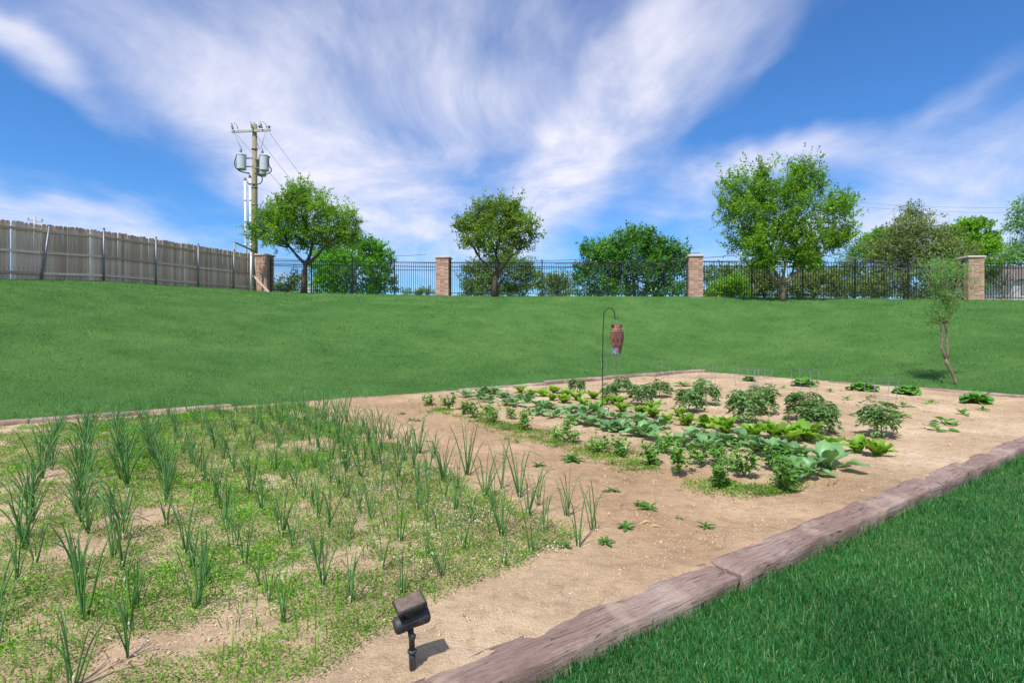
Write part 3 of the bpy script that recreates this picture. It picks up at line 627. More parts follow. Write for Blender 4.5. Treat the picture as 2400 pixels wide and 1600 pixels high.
def build_trees():
    FG = 'trees along the railing'
    tree('round_tree', 'bright green round headed tree beside the utility pole', 'tree', 712, 686, 29.0,
         [(725, 468, 56, 28), (655, 504, 50, 32), (790, 508, 44, 34), (715, 505, 80, 44), (625, 535, 36, 24), (815, 532, 30, 26), (680, 550, 62, 34), (770, 552, 55, 34), (640, 565, 36, 20), (730, 572, 48, 20), (700, 450, 30, 18), (605, 550, 18, 16), (820, 560, 26, 20)],
         [(712, 688), (713, 650), (716, 612)], .16, 38000, .108, 'elm', seed=11, group=FG, forks=[(670, 575, .5), (768, 580, -.5), (720, 560, .9)], up=.12, twig=.7, shoot=.2, per=40, fatk=.55, lsc=.9, dyt=4)
    tree('round_tree', 'olive green tree with forked trunk right of the second pillar', 'tree', 1160, 693, 28.2,
         [(1165, 505, 50, 40), (1110, 530, 42, 34), (1218, 530, 40, 36), (1165, 550, 62, 36), (1252, 545, 20, 16), (1088, 530, 20, 20), (1138, 495, 34, 28), (1196, 488, 26, 24), (1110, 568, 36, 20), (1222, 572, 32, 22), (1165, 585, 46, 22)],
         [(1160, 695), (1160, 660), (1163, 640)], .14, 25000, .115, 'olive_leaf', seed=12, group=FG, forks=[(1122, 600, .3), (1200, 600, -.3), (1160, 590, .4)], up=.5, twig=.65, shoot=.5, per=36, fatk=.52, lsc=.9, dyt=6)
    tree('spreading_tree', 'big spreading tree with several stems in front of the railing', 'tree', 1835, 694, 25.6,
         [(1765, 440, 40, 50), (1895, 425, 48, 48), (1835, 470, 80, 62), (1735, 500, 48, 46), (1945, 495, 46, 50), (1830, 540, 95, 44), (1752, 565, 56, 34), (1920, 560, 55, 38), (1712, 425, 22, 24), (1985, 480, 22, 30), (1880, 394, 28, 22), (1785, 404, 18, 26), (1975, 550, 26, 26), (1700, 470, 20, 22), (1830, 590, 75, 30), (1790, 610, 50, 22), (1895, 605, 40, 24)],
         [(1835, 696), (1834, 678), (1832, 666)], .12, 58000, .110, 'elm', 'palebark', seed=13, group=FG, forks=[(1805, 600, .5), (1838, 590, -.4), (1872, 598, .3), (1915, 592, -.6), (1820, 580, .7)], up=.55, twig=.8, shoot=.6, per=44, fatk=.45, lsc=.86, dyt=12)
    BG = 'trees and shrubs behind the railing'
    B = [  # name, label, px, d, base z, lobes, mat, leaves, leaf size, extra
        ('leafy_tree', 'dense bright green tree behind the railing, right of the round tree', 826, 41, 1.2, [(830, 590, 70, 40), (770, 620, 48, 40), (880, 620, 40, 44), (825, 640, 90, 46), (760, 670, 50, 30), (890, 670, 36, 34), (830, 690, 80, 30)], 'bright', 26000, .19, {}),
        ('low_shrub', 'sparse small shrub behind the railing next to the pole pillar', 672, 36, 2.0, [(655, 675, 20, 18), (690, 665, 18, 26), (675, 690, 34, 22)], 'shrub', 3600, .13, {'shell': .2}),
        ('low_shrub', 'distant low shrub seen through the railing left of second pillar', 985, 60, 2.4, [(960, 690, 20, 8), (1000, 688, 24, 10)], 'shrub', 2000, .16, {}),
        ('shrub', 'wide dull green shrub below the olive green tree', 1165, 37, 1.6, [(1120, 650, 38, 36), (1190, 640, 56, 40), (1240, 665, 34, 34), (1160, 684, 84, 30), (1180, 612, 30, 16)], 'shrub', 22000, .14, {}),
        ('low_shrub', 'low olive shrub between the wide shrub and large evergreen', 1305, 42, 1.6, [(1290, 672, 30, 26), (1325, 665, 24, 28), (1310, 690, 44, 22)], 'shrub', 6500, .14, {}),
        ('evergreen_tree', 'large rounded deep green evergreen behind the railing', 1485, 38, 1.4, [(1480, 590, 76, 42), (1420, 605, 52, 36), (1550, 600, 48, 40), (1400, 650, 58, 44), (1490, 645, 90, 46), (1580, 640, 44, 50), (1440, 690, 80, 30), (1560, 690, 60, 30), (1500, 562, 46, 28), (1600, 600, 18, 30), (1380, 590, 20, 24)], 'dark', 42000, .17, {'up': .9, 'shoot': .5}),
        ('leafy_tree', 'green tree seen through the railing right of third pillar', 1705, 46, 1.0, [(1690, 645, 40, 26), (1740, 655, 40, 30), (1700, 680, 60, 24), (1690, 696, 60, 14)], 'shrub', 11000, .17, {}),
        ('bright_bush', 'lime green bush low behind the railing', 1715, 34, 1.8, [(1700, 682, 26, 20), (1735, 680, 24, 24), (1718, 668, 20, 16)], 'lime', 5500, .13, {}),
        ('dark_shrub', 'dark shrub behind the railing left of the spreading trunk', 1790, 35, 1.8, [(1775, 660, 30, 36), (1810, 672, 30, 28), (1790, 694, 48, 18)], 'cedar', 9500, .13, {}),
        ('dark_shrub', 'dark shrub behind the railing right of the spreading trunk', 1905, 35, 1.8, [(1880, 672, 36, 28), (1930, 662, 36, 36), (1965, 680, 26, 22), (1915, 696, 64, 18)], 'cedar', 10000, .13, {}),
        ('conifer', 'small green conifer behind the spreading tree', 1905, 44, 1.2, [(1905, 590, 18, 22), (1905, 620, 28, 24), (1905, 655, 38, 30)], 'dark', 7000, .15, {'droop': .3}),
        ('shrub', 'loose green shrub behind the railing left of the cedar', 2000, 40, 1.4, [(1990, 650, 34, 34), (2030, 670, 36, 30), (2010, 694, 48, 20)], 'shrub', 8500, .14, {}),
        ('bright_tree', 'lime green tree standing right of the cedar', 2285, 46, .6, [(2265, 545, 36, 30), (2240, 580, 38, 34), (2310, 575, 32, 34), (2275, 610, 60, 40), (2250, 660, 50, 40), (2310, 650, 30, 40), (2290, 530, 26, 14)], 'lime', 20000, .22, {}),
        ('green_tree', 'bright green tree top peeping out left of the cedar', 2050, 52, .6, [(2050, 570, 40, 26), (2075, 560, 30, 22), (2030, 600, 40, 30)], 'bright', 9000, .2, {}),
        ('pale_tree', 'pale green tree at the right photo edge', 2425, 33, 1.6, [(2420, 490, 44, 30), (2400, 530, 34, 26), (2440, 560, 50, 40), (2385, 580, 24, 20), (2360, 605, 26, 16), (2420, 610, 40, 24)], 'willow', 9000, .14, {'shell': .25, 'per': 18}),
    ]
    for i, (nm, lab, px, d, zb, lobes, mat, nl, ls, ex) in enumerate(B):
        ymid = lobes[0][1] + 20
        kw = dict(up=.3, twig=.6); kw.update(ex)
        tree(nm, lab, nm.split('_')[-1], px, 690, d, lobes, [(px, 700), (px + 2, 680), (px, (ymid + 690) / 2)], .13, nl, ls, mat, seed=40 + i, zbase=min(zb, LZ(WX(px, d), d)), group=BG, **kw)
    # layered cedar
    g = np.random.default_rng(91)
    tree('cedar_tree', 'olive brown layered cedar behind the railing, left of fourth pillar', 'tree', 2125, 690, 36,
         [(2140, 515, 34, 24), (2125, 545, 62, 28), (2160, 565, 66, 28), (2090, 580, 76, 28), (2150, 605, 100, 30), (2060, 615, 70, 24), (2200, 610, 56, 32), (2120, 645, 110, 30), (2060, 670, 60, 24), (2190, 660, 60, 34), (2130, 490, 18, 10), (2100, 694, 80, 18), (2200, 694, 60, 20)],
         [(2125, 700), (2125, 640), (2130, 540)], .2, 42000, .17, 'cedar', seed=92, group=BG, zbase=min(1.4, LZ(WX(2125, 36), 36)), up=.0, twig=.8, aspect=.34, droop=.25, flat=1.2)
    # bare tree
    d = 44; x0 = WX(2350, d); t = thing('bare_tree', 'leafless grey tree between the lime tree and the right edge', 'tree', (x0, d, 1.0), 0, BG); mb = MB()
    mb.tube([(0, 0, -.2), (.05, 0, 2.6), (.1, 0, 4.2)], [.16, .12, .09], 8); mb.obj('trunk', M['twig'], t, True); mb = MB()
    for j in range(26):
        s = np.array([.06, 0, g.uniform(2.2, 4.2)]); e = s + np.array([g.normal(0, 1.1), g.normal(0, .8), g.uniform(.6, 2.9)]); pts = limb(mb, s, e, .035, .012, g, -.1, 5)
        for k in range(5):
            q = pts[2 + k % 4]; limb(mb, q, np.array(q) + np.array([g.normal(0, .5), g.normal(0, .4), g.uniform(.2, .9)]), .012, .005, g, -.1, 4, 3)
    mb.obj('branches', M['twig'], t, True)
build_trees()

def build_willow():
    d = 13.25; px = 2240; x0 = WX(px, d); sc = d / FPX; z0 = LZ(x0, d); g = np.random.default_rng(77)
    t = thing('leaning_willow', 'small crooked tree with thin grey green leaves at the bed corner', 'tree', (x0, d, z0))
    zr = WZ(912, d)
    def lc(qx, qy, dy=0): return ((qx - px) * sc, dy, (WZ(qy, d) - zr) * 1.0)
    mb = MB(); mb.tube([lc(2241, 925), lc(2240, 905), lc(2232, 885), lc(2222, 868), lc(2215, 850)], [.042, .036, .032, .040, .036], 9); mb.obj('trunk', M['palebark'], t, True)
    mb = MB(); mb.tube([lc(2215, 852), lc(2212, 838), lc(2205, 824), lc(2210, 806), lc(2206, 782), lc(2210, 755, .1), lc(2200, 715, .15), lc(2190, 660, .2)], [.036, .03, .03, .026, .022, .016, .012, .005], 7); mb.obj('limb', M['palebark'], t, True)
    mb = MB(); mb.tube([lc(2217, 855), lc(2222, 835), lc(2219, 815), lc(2220, 795), lc(2215, 775), lc(2222, 740, -.1), lc(2232, 700, -.1), lc(2240, 650, -.1)], [.036, .03, .024, .024, .02, .016, .012, .005], 7); mb.obj('limb', M['palebark'], t, True)
    lobes = []
    for q in [(2205, 755, 30, 24), (2228, 735, 26, 28), (2212, 715, 28, 22), (2195, 672, 38, 30), (2240, 662, 34, 38), (2180, 645, 30, 24), (2218, 632, 38, 20), (2270, 690, 16, 18), (2205, 700, 24, 20), (2196, 772, 22, 16), (2228, 768, 22, 18), (2208, 745, 34, 28), (2216, 725, 32, 24), (2220, 785, 14, 12)]:
        lobes.append((*lc(q[0], q[1], g.uniform(-.2, .2)), q[2] * sc, q[2] * sc * .9, q[3] * sc))
    for lb in lobes:
        mb = MB(); c = np.array(lb[:3]); s = np.array(lc(2213, min(775, 770), 0)) if c[2] < 1.8 else np.array(lc(2215, 720, 0))
        for j in range(7):
            w = g.normal(0, 1, 3); w[2] = abs(w[2]); limb(mb, s, c + w / np.linalg.norm(w) * np.array(lb[3:6]) * 1.0, .007, .0025, g, -.05, 4, 5)
        mb.obj('limb', M['palebark'], t, True)
    V, F = crown_leaves(lobes, 4200, .085, g, up=.6, twig=.24, shoot=.8, aspect=.16, shell=.1, per=14)
    put('crown', mesh_np('crown', V, F, M['willow']), t)
build_willow()

# ------------------------------------------------------------------ utility pole and other things by the fence
def cable(name, label, pts, r, mat, n=5, cat='cable', group=None):
    c = np.array(pts[0]); mb = MB(); mb.tube([np.array(p) - c for p in pts], r, n, False)
    return tag(mb.obj(name, mat, None, True, loc=tuple(c)), label, cat, group)
def sagline(a, b, sag, k=14):
    a, b = np.array(a, float), np.array(b, float); return [a + (b - a) * (i / k) - np.array([0, 0, sag * 4 * (i / k) * (1 - i / k)]) for i in range(k + 1)]
def build_pole():
    d = 33.0; x0 = WX(597, d); sc = d / FPX; z0 = LZ(x0, d) - .1
    def lc(px, py, dy=0): return Vector(((px - 597) * sc, dy, WZ(py, d) - z0))
    t = thing('utility_pole', 'tall wooden utility pole with crossarm and grey transformers', 'utility pole', (x0, d, z0))
    top = lc(597, 292).z; mb = MB(); mb.tube([(0, 0, -.3), (0, 0, top * .5), (0, 0, top)], [.19, .165, .13], 14); mb.obj('pole_shaft', M['pole'], t, True)
    mb = MB(); a, b = lc(547, 312, -.2), lc(637, 308, -.2); mid = (a + b) / 2
    mb.box(mid, ((b - a).length, .1, .13), Matrix.Rotation(-math.atan2((b - a).z, (b - a).x), 3, 'Y')); mb.obj('crossarm', M['greywood'], t)
    for k, (px, py) in enumerate(((552, 308), (597, 306), (619, 305))):     # fuse cutouts on the arm
        mb = MB(); p = lc(px, py, -.3); Mx = Matrix.Rotation(R(-14), 3, 'Y')
        mb.lathe([(.03, 0), (.07, .04), (.05, .08), (.07, .12), (.05, .16), (.07, .2), (.05, .26), (.04, .42)], 9, p, Mx); mb.obj('fuse_cutout', M['porc'], t, True)
        mb = MB(); mb.tube([p + Vector((.05, 0, .40)), p + Vector((.24, 0, .26)), p + Vector((.30, 0, .02))], .022, 6); mb.obj('cutout_bracket', M['porc'], t, True)
    for px, py in ((612, 300), (634, 301)):
        mb = MB(); mb.lathe([(.02, -.1), (.06, -.04), (.09, 0), (.09, .05), (.05, .09), (.01, .11)], 9, lc(px, py, -.2)); mb.obj('insulator', M['porc'], t, True)
    for k, (px, y0, y1, dy) in enumerate(((570, 363, 400, -.2), (623, 365, 403, -.2), (606, 370, 408, .42))):
        h = (y1 - y0) * sc; r = .27; b = lc(px, y1, dy); mb = MB()
        mb.lathe([(r * .9, 0), (r * .99, .02), (r, .03), (r, .06), (r, h * .84), (r, h * .88), (r * 1.07, h * .89), (r * 1.07, h * .93), (r * .8, h * .99), (r * .25, h * 1.03)], 18, b)
        tr = mb.obj('transformer', M['tank'], t, True)
        mb = MB(); bp = b + Vector((-.05 if k == 0 else -.12, 0, h)); 
        mb.lathe([(.05, -.02), (.09, .05), (.05, .08), (.09, .12), (.05, .16), (.08, .2), (.04, .26), (.015, .40)], 9, bp); mb.obj('bushing', M['porc'], tr, True)
        mb = MB()
        for zz in (.22, .75): mb.box(((b.x) * .5, dy * .5, b.z + h * zz), (abs(b.x) + .05, .06, .07))
        mb.obj('mounting_bracket', M['galv'], tr)
        s = -1 if k == 0 else 1
        for q in (0, .1):
            mb = MB(); mb.lathe([(.03, -.05), (.05, 0), (.03, .05)], 7, b + Vector((s * (r + .03), -.05 + q, h * .85))); mb.obj('terminal', M['porc'], tr, True)
    for pts in ([(559, 372, -.3), (556, 385, -.3), (559, 397, -.3), (572, 406, -.3), (590, 410, -.25)], [(634, 374, -.3), (636, 392, -.3), (641, 400, -.3), (638, 408, -.3), (625, 412, -.3), (602, 410, -.3)],
                [(606, 410, -.2), (616, 414, -.2), (618, 425, -.2), (612, 433, -.2), (600, 434, -.2)], [(583, 430, -.2), (590, 433, -.2), (604, 434, -.2)], [(560, 374, -.2), (559, 392, -.2), (568, 404, -.2), (588, 408, -.2)]):
        mb = MB(); P_ = [lc(*p) for p in pts]; Q = []
        for i in range(len(P_) - 1):
            p0, p1, p2, p3 = P_[max(i - 1, 0)], P_[i], P_[i + 1], P_[min(i + 2, len(P_) - 1)]
            for j in range(4):
                u = j / 4; Q.append(.5 * ((2 * p1) + (p2 - p0) * u + (2 * p0 - 5 * p1 + 4 * p2 - p3) * u * u + (-p0 + 3 * p1 - 3 * p2 + p3) * u ** 3))
        Q.append(P_[-1]); mb.tube(Q, .034, 6); mb.obj('service_cable', M['rubber'], t, True)
    for a_, b_ in (((553, 314, -.25), (571, 355, -.2)), ((598, 316, -.25), (612, 352, -.2)), ((627, 312, -.25), (615, 352, -.2))):
        mb = MB(); mb.tube([lc(*a_), lc(*b_)], .013, 4); mb.obj('jumper_wire', M['wire'], t, True)
    for px, y0 in ((576.5, 424), (588, 418)):
        mb = MB(); mb.tube([lc(px, y0, -.12), lc(px + 4, 690, -.12)], .068, 10)
        for yy in (470, 520, 575): mb.lathe([(.08, -.06), (.08, .06)], 10, lc(px + 4 * (yy - 420) / 270, yy, -.12))
        mb.obj('conduit', M['pvc'], t, True)
        mb = MB(); mb.lathe([(.06, -.05), (.085, 0), (.085, .1), (.03, .17)], 9, lc(px, y0, -.12)); mb.obj('weatherhead', M['porc'], t, True)
    mb = MB()
    for yy in (350, 440, 480): mb.lathe([(.19, -.03), (.19, .03)], 12, lc(597, yy))
    mb.obj('pole_band', M['galv'], t, True)
    org = np.array([x0, d, z0])
    def wp(px, py, dy): return org + np.array(lc(px, py, dy))
    far = np.array([(WX(905, 62)), 62.0, 9.0])
    for k, (px, py, lab) in enumerate(((556, 316, 'overhead wire falling from the left end of the crossarm'), (602, 318, 'overhead wire falling from the middle of the crossarm'), (634, 314, 'overhead wire falling from the right end of the crossarm'))):
        e = np.array([WX(720 + 30 * k, 31.2), 31.2 + 2.5, WZ(520 + 2 * k, 31.2)]); e = wp(px, py, -.1) + (e - wp(px, py, -.1)) * 1.3
        cable('overhead_wire', lab, sagline(wp(px, py, -.1), e, .15), .010, M['wire'], 4, group='wires from the utility pole')
        # strain insulator hanging at the start of the wire
    # things near the pole end of the board fence
    d2 = 30.9
    mb = MB(); a = Vector((WX(551, d2), d2, WZ(568, d2))); b = Vector((WX(598, 32.8), 32.8, WZ(590, 32.8))); mb.tube([(0, 0, 0), b - a], .05, 8)
    o = mb.obj('guy_strut', M['galv'], None, True, loc=a); tag(o, 'grey metal strut sloping from above the fence to the pole', 'strut')
    mb = MB(); mb.box((0, 0, .75), (.07, .07, 4.4)); zb = LZ(WX(551, d2), d2)
    o = mb.obj('thin_post', M['palewood'], None, loc=(a.x, a.y - .05, a.z - 3.0)); tag(o, 'thin pale post holding the metal strut behind the fence', 'post')
    xb, yb = WX(588, 29.2), 29.2; mb = MB(); mb.tube([(0, 0, -.1), (.02, 0, 2.1)], .055, 10); o = mb.obj('white_pipe', M['pvc'], None, True, loc=(xb, yb, LZ(xb, yb))); tag(o, 'white upright pipe before the last fence bay', 'pipe')
    p0 = Vector((WX(593, 29.4), 29.4, 0)); p0.z = LZ(p0.x, p0.y) + .88; p1 = Vector((WX(630, 28.9), 28.9, 0)); p1.z = LZ(p1.x, p1.y) + .02
    mb = MB(); v = p1 - p0; q = v.to_track_quat('X', 'Z').to_matrix(); mb.box(v / 2, (v.length, .03, .1), q); o = mb.obj('leaning_board', M['palewood'], None, loc=p0); tag(o, 'pale board leaning from the fence end before the first pillar', 'board')
    xb, yb = WX(724, 34.5), 34.5; mb = MB(); z_ = WZ(690, 34.5); mb.box((0, 0, -.6), (.62, .4, 2.2)); mb.box((0, 0, .52), (.66, .44, .05)); o = mb.obj('utility_box', M['tank'], None, loc=(xb, yb, z_)); tag(o, 'small grey utility box behind the railing by the round tree', 'box')
    # far poles behind the railing
    for px, d_, ytop, r, mat, lab, arms in ((806, 52, 578, .17, 'greywood', 'weathered grey service pole behind the bright green tree', ((790, 598), (795, 668))), (784, 46, 600, .15, 'rusty', 'short red brown post behind the railing', ()),
                                            (1872, 36.5, 590, .16, 'rusty', 'red brown post behind the spreading tree', ()), (82, 60, 508, .14, 'greywood', 'distant pole top rising above the left of board fence', ((66, 516), (98, 519)))):
        x_ = WX(px, d_); zb = LZ(x_, d_); t2 = thing('service_pole', lab, 'pole', (x_, d_, zb)); mb = MB(); tz = WZ(ytop, d_) - zb
        mb.tube([(0, 0, -.3), (0, 0, tz)], [r, r * .8], 9); mb.obj('pole_shaft', M[mat], t2, True)
        for ax, ay in arms:
            mb = MB(); L_ = (ax - px) * d_ / FPX; zz = WZ(ay, d_) - zb; mb.box((L_ / 2, 0, zz), (abs(L_), .1, .12)); mb.box((L_, 0, zz + .12), (.12, .12, .3)); mb.obj('arm', M['greywood'], t2)
    # low service lines along the back of the railing
    lines = [((640, 606, 40), (1640, 592, 44), .5, 'service line crossing behind the first two railings, upper'), ((640, 622, 38), (1640, 606, 42), .6, 'service line crossing behind the first two railings, lower'),
             ((1300, 618, 36), (2060, 566, 40), .3, 'service line rising behind the third pillar and spreading tree'), ((1640, 612, 36), (2060, 585, 40), .25, 'second service line rising behind the spreading tree'),
             ((1930, 568, 38), (2420, 600, 33), .35, 'upper dark line passing before the cedar'), ((1930, 590, 37), (2420, 628, 31), .4, 'middle dark line passing before the cedar'), ((1920, 596, 37), (2300, 640, 30), .3, 'lower dark line passing before the cedar'),
             ((1960, 470, 120), (2500, 484, 110), .8, 'faint high wire in the sky right of the spreading tree'), ((1960, 480, 120), (2500, 496, 110), .8, 'faint lower wire in the sky right of the spreading tree'), ((740, 582, 50), (1000, 596, 60), .4, 'thin wire from the grey service pole towards the right')]
    for (ax, ay, ad), (bx, by, bd), sg, lab in lines:
        r_ = .024 if ad < 60 else .022
        cable('service_line', lab, sagline((WX(ax, ad), ad, WZ(ay, ad)), (WX(bx, bd), bd, WZ(by, bd)), sg, 20), r_, M['wire'] if ay != 622 else M['rubber'], 5, group='low service lines behind the railing')
    # earth bank and house far right
    d_ = 50; x_ = WX(1658, d_); g = np.random.default_rng(4); mb = MB()
    mb.lathe([(2.6, 0), (2.3, .7), (1.4, 1.3), (.4, 1.55)], 14, (0, 0, 0), None, (1, .7)); o = mb.obj('earth_mound', M['earth'], None, True, loc=(x_, d_, WZ(681, d_) - 1.5)); tag(o, 'orange earth mound seen low right of the third pillar', 'mound')
    d_ = 75; x_ = WX(2395, d_); z_ = LZ(x_, d_); t2 = thing('far_house', 'distant pale house behind the railing at the right edge', 'house', (x_, d_, z_)); hz = WZ(655, d_) - z_
    mb = MB(); mb.box((0, 0, hz / 2 - .2), (9, 7, hz)); mb.obj('wall', M['housewall'], t2)
    mb = MB(); mb.add([(-5, -4, hz - .3), (5, -4, hz - .3), (5, 4, hz - .3), (-5, 4, hz - .3), (-4, 0, hz + 1.9), (4, 0, hz + 1.9)], [(0, 1, 5, 4), (2, 3, 4, 5), (1, 2, 5), (3, 0, 4), (3, 2, 1, 0)]); mb.obj('roof', M['roof'], t2)
    for wx in (-3, 0, 2.8):
        mb = MB(); mb.box((wx, -3.52, hz - 1.7), (1.1, .08, 1.3)); mb.obj('window', M['porc'], t2)
build_pole()

# ------------------------------------------------------------------ owl on its hook
def build_owl():
    x0, d = GP(1411, 965); sc = d / FPX; z0 = BZ(x0, d)
    t = thing('shepherd_hook', 'thin black hook pole standing in the vegetable bed', 'hook', (x0, d, z0))
    zb = WZ(965, d)
    def lc(px, py, dy=0): return ((px - 1411) * sc, dy, WZ(py, d) - zb)
    arc = [lc(1411, 990), lc(1412, 880), lc(1413, 800), lc(1414, 755), lc(1415, 740)]
    for i in range(1, 12):
        a = math.pi - math.pi * i / 12; arc.append(lc(1428 + 13 * math.cos(a), 738 - 17 * math.sin(a)))
    arc += [lc(1441, 742), lc(1442, 747), lc(1445, 748.5), lc(1447.5, 746), lc(1448, 738)]
    mb = MB(); mb.tube(arc, .0085, 8); mb.obj('hook_rod', M['iron'], t, True)
    mb = MB(); mb.tube([lc(1411, 951), lc(1420, 952), lc(1426, 954), lc(1426, 978)], .0075, 6); mb.obj('foot_bracket', M['rusty'], t, True)
    # owl: back view, slightly turned
    ox, oz = (1445.5 - 1411) * sc + x0, WZ(828, d) - zb + z0
    o = thing('owl_decoy', 'reddish brown hanging owl decoy seen from behind', 'decoy', (ox, d, oz), R(12)); H = 70 * sc
    prof = [(.20, 0), (.29, .015), (.34, .10), (.43, .26), (.53, .42), (.59, .55), (.60, .62), (.55, .71), (.47, .78), (.41, .84), (.37, .90), (.29, .95), (.12, .975)]
    mb = MB(); w = 16.5 * sc / .60; mb.lathe([(r * w, z * H) for r, z in prof], 22, (0, 0, 0), None, (1, .78)); body = mb.obj('body', M['owl'], o, True)
    for s in (-1, 1):
        mb = MB(); mb.lathe([(.035, -.02), (.028, .02), (.012, .05), (.003, .062)], 8, (s * .075, .0, H * .93), Matrix.Rotation(R(14 * s), 3, 'Y')); mb.obj('ear_tuft', M['owl_dark'], o, True)
    # overlapping feather rows on the folded wings (camera side is -y)
    V0 = [(-.5, 0, 0), (.5, 0, 0), (.5, -.06, -.6), (.28, -.09, -.9), (0, -.1, -1), (-.28, -.09, -.9), (-.5, -.06, -.6), (0, -.12, -.3)]
    F0 = [(0, 7, 1), (1, 7, 2), (2, 7, 3), (3, 7, 4), (4, 7, 5), (5, 7, 6), (6, 7, 0)]
    fm = MB(); fm.add(V0, F0); fme = [fm.mesh('feather', M['owl'], True), MB().add(V0, F0).mesh('feather', M['owl_dark'], True)]
    rows = [(.70, 7, .085, 0), (.62, 8, .1, 0), (.53, 8, .11, 1), (.44, 7, .13, 0), (.35, 6, .14, 1), (.26, 5, .15, 0), (.17, 4, .15, 1)]
    for zf, n, ln, dk in rows:
        rr = np.interp(zf, [p[1] for p in prof], [p[0] for p in prof]) * w
        for k in range(n):
            an = R(-90 + (k - (n - 1) / 2) * 150 / n); px_, py_ = rr * 1.0 * math.cos(an), rr * .78 * math.sin(an)
            put('feather', fme[dk if k % 2 else 0], o, loc=(px_ * 1.005, py_ * 1.01, zf * H + .03), rot=(R(4), 0, an + math.pi / 2), scale=(2.4 * rr / n * 1.1, .07, ln))
    mb = MB(); mb.add([(-.10, -.05, .10), (-.02, -.09, .11), (.0, -.085, -.005), (-.10, -.06, -.0), (-.10, .03, .10), (-.02, .03, .11), (0, .03, -.005), (-.10, .03, 0)], [(0, 1, 2, 3), (7, 6, 5, 4), (0, 4, 5, 1), (3, 2, 6, 7), (0, 3, 7, 4), (1, 5, 6, 2)]); tag(mb.obj('tail', M['owl_tail'], o), 'speckled blue grey lower tail')
    mb = MB(); mb.tube([(0, 0, H * .95), (.004, 0, H * 1.06), (.008, 0, H + (828 - 757) * 0 + .085)], .008, 6); mb.obj('hanging_cord', M['cord'], o, True)
build_owl()

# ------------------------------------------------------------------ solar spotlight
def build_spot():
    x0, d = GP(966, 1577); z0 = BZ(x0, d); t = thing('solar_spotlight', 'dusty black solar garden spotlight on a stake beside the near sleeper', 'spotlight', (x0, d, z0))
    mb = MB(); mb.tube([(.004, 0, -.06), (0, 0, .08)], [.0135, .0155], 12); mb.box((0, -.012, .03), (.004, .01, .1)); mb.obj('stake', M['plastic'], t, True)
    mb = MB(); mb.lathe([(.016, .072), (.021, .076), (.021, .084), (.016, .088)], 14); mb.obj('collar', M['plastic'], t, True)
    mb = MB(); mb.tube([(0, 0, .088), (-.003, 0, .14), (-.008, 0, .175)], [.0135, .0125, .0145], 12); mb.obj('riser', M['plastic'], t, True)
    mb = MB(); mb.lathe([(.008, -.012), (.012, -.01), (.012, .01), (.008, .012)], 12, (.006, -.014, .15), Matrix.Rotation(R(90), 3, 'X') @ Matrix.Rotation(R(0), 3, 'Y')); mb.box((.004, -.008, .14), (.016, .012, .03)); mb.obj('hinge_knob', M['plastic'], t, True)
    yaw = Matrix.Rotation(R(26), 3, 'Z') @ Matrix.Rotation(R(-11), 3, 'Y')
    Mx = yaw @ Matrix.Rotation(R(90), 3, 'Y')
    c = Vector((-.004, .004, .215))
    mb = MB(); prof = [(.026, -.078), (.034, -.074), (.038, -.066), (.0385, -.02), (.035, -.016), (.036, .0), (.040, .03), (.042, .066), (.038, .074), (.030, .076)]
    mb.lathe(prof, 20, c, Mx, (.92, 1.0)); h = mb.obj('lamp_housing', M['plastic'], t, True)
    mb = MB(); mb.lathe([(.030, .0765), (.030, .0785)], 18, c, Mx, (.92, 1)); mb.obj('lens', M['panelglass'], h)
    mb = MB(); mb.box(yaw @ Vector((-.015, -.036, .008)) + c, (.075, .010, .008), yaw); mb.obj('rib', M['plastic'], h)
    tilt = yaw @ Matrix.Rotation(R(8), 3, 'X')
    mb = MB(); V = []
    for hx, hy, z in ((.036, .026, .028), (.040, .030, .052), (.052, .036, .066)): V += [Vector((sx * hx + .012, sy * hy + .004, z)) for sx, sy in ((-1, -1), (1, -1), (1, 1), (-1, 1))]
    mb.add([tilt @ v + c for v in V], [(3, 2, 1, 0), (8, 9, 10, 11)] + [(4 * a + b, 4 * a + (b + 1) % 4, 4 * a + 4 + (b + 1) % 4, 4 * a + 4 + b) for a in range(2) for b in range(4)]); mb.obj('panel_neck', M['plastic'], t)
    mb = MB(); V = []
    for hx, hy, z in ((.056, .040, .066), (.064, .048, .071), (.065, .049, .086), (.063, .047, .089)): V += [Vector((sx * hx + .004, sy * hy, z)) for sx, sy in ((-1, -1), (1, -1), (1, 1), (-1, 1))]
    mb.add([tilt @ v + c for v in V], [(3, 2, 1, 0), (12, 13, 14, 15)] + [(4 * a + b, 4 * a + (b + 1) % 4, 4 * a + 4 + (b + 1) % 4, 4 * a + 4 + b) for a in range(3) for b in range(4)]); pn = mb.obj('solar_panel', M['plastic'], t)
    mb = MB(); mb.box(tilt @ Vector((.004, 0, .0898)) + c, (.116, .084, .003), tilt); mb.obj('panel_glass', M['panelglass'], pn)
build_spot()

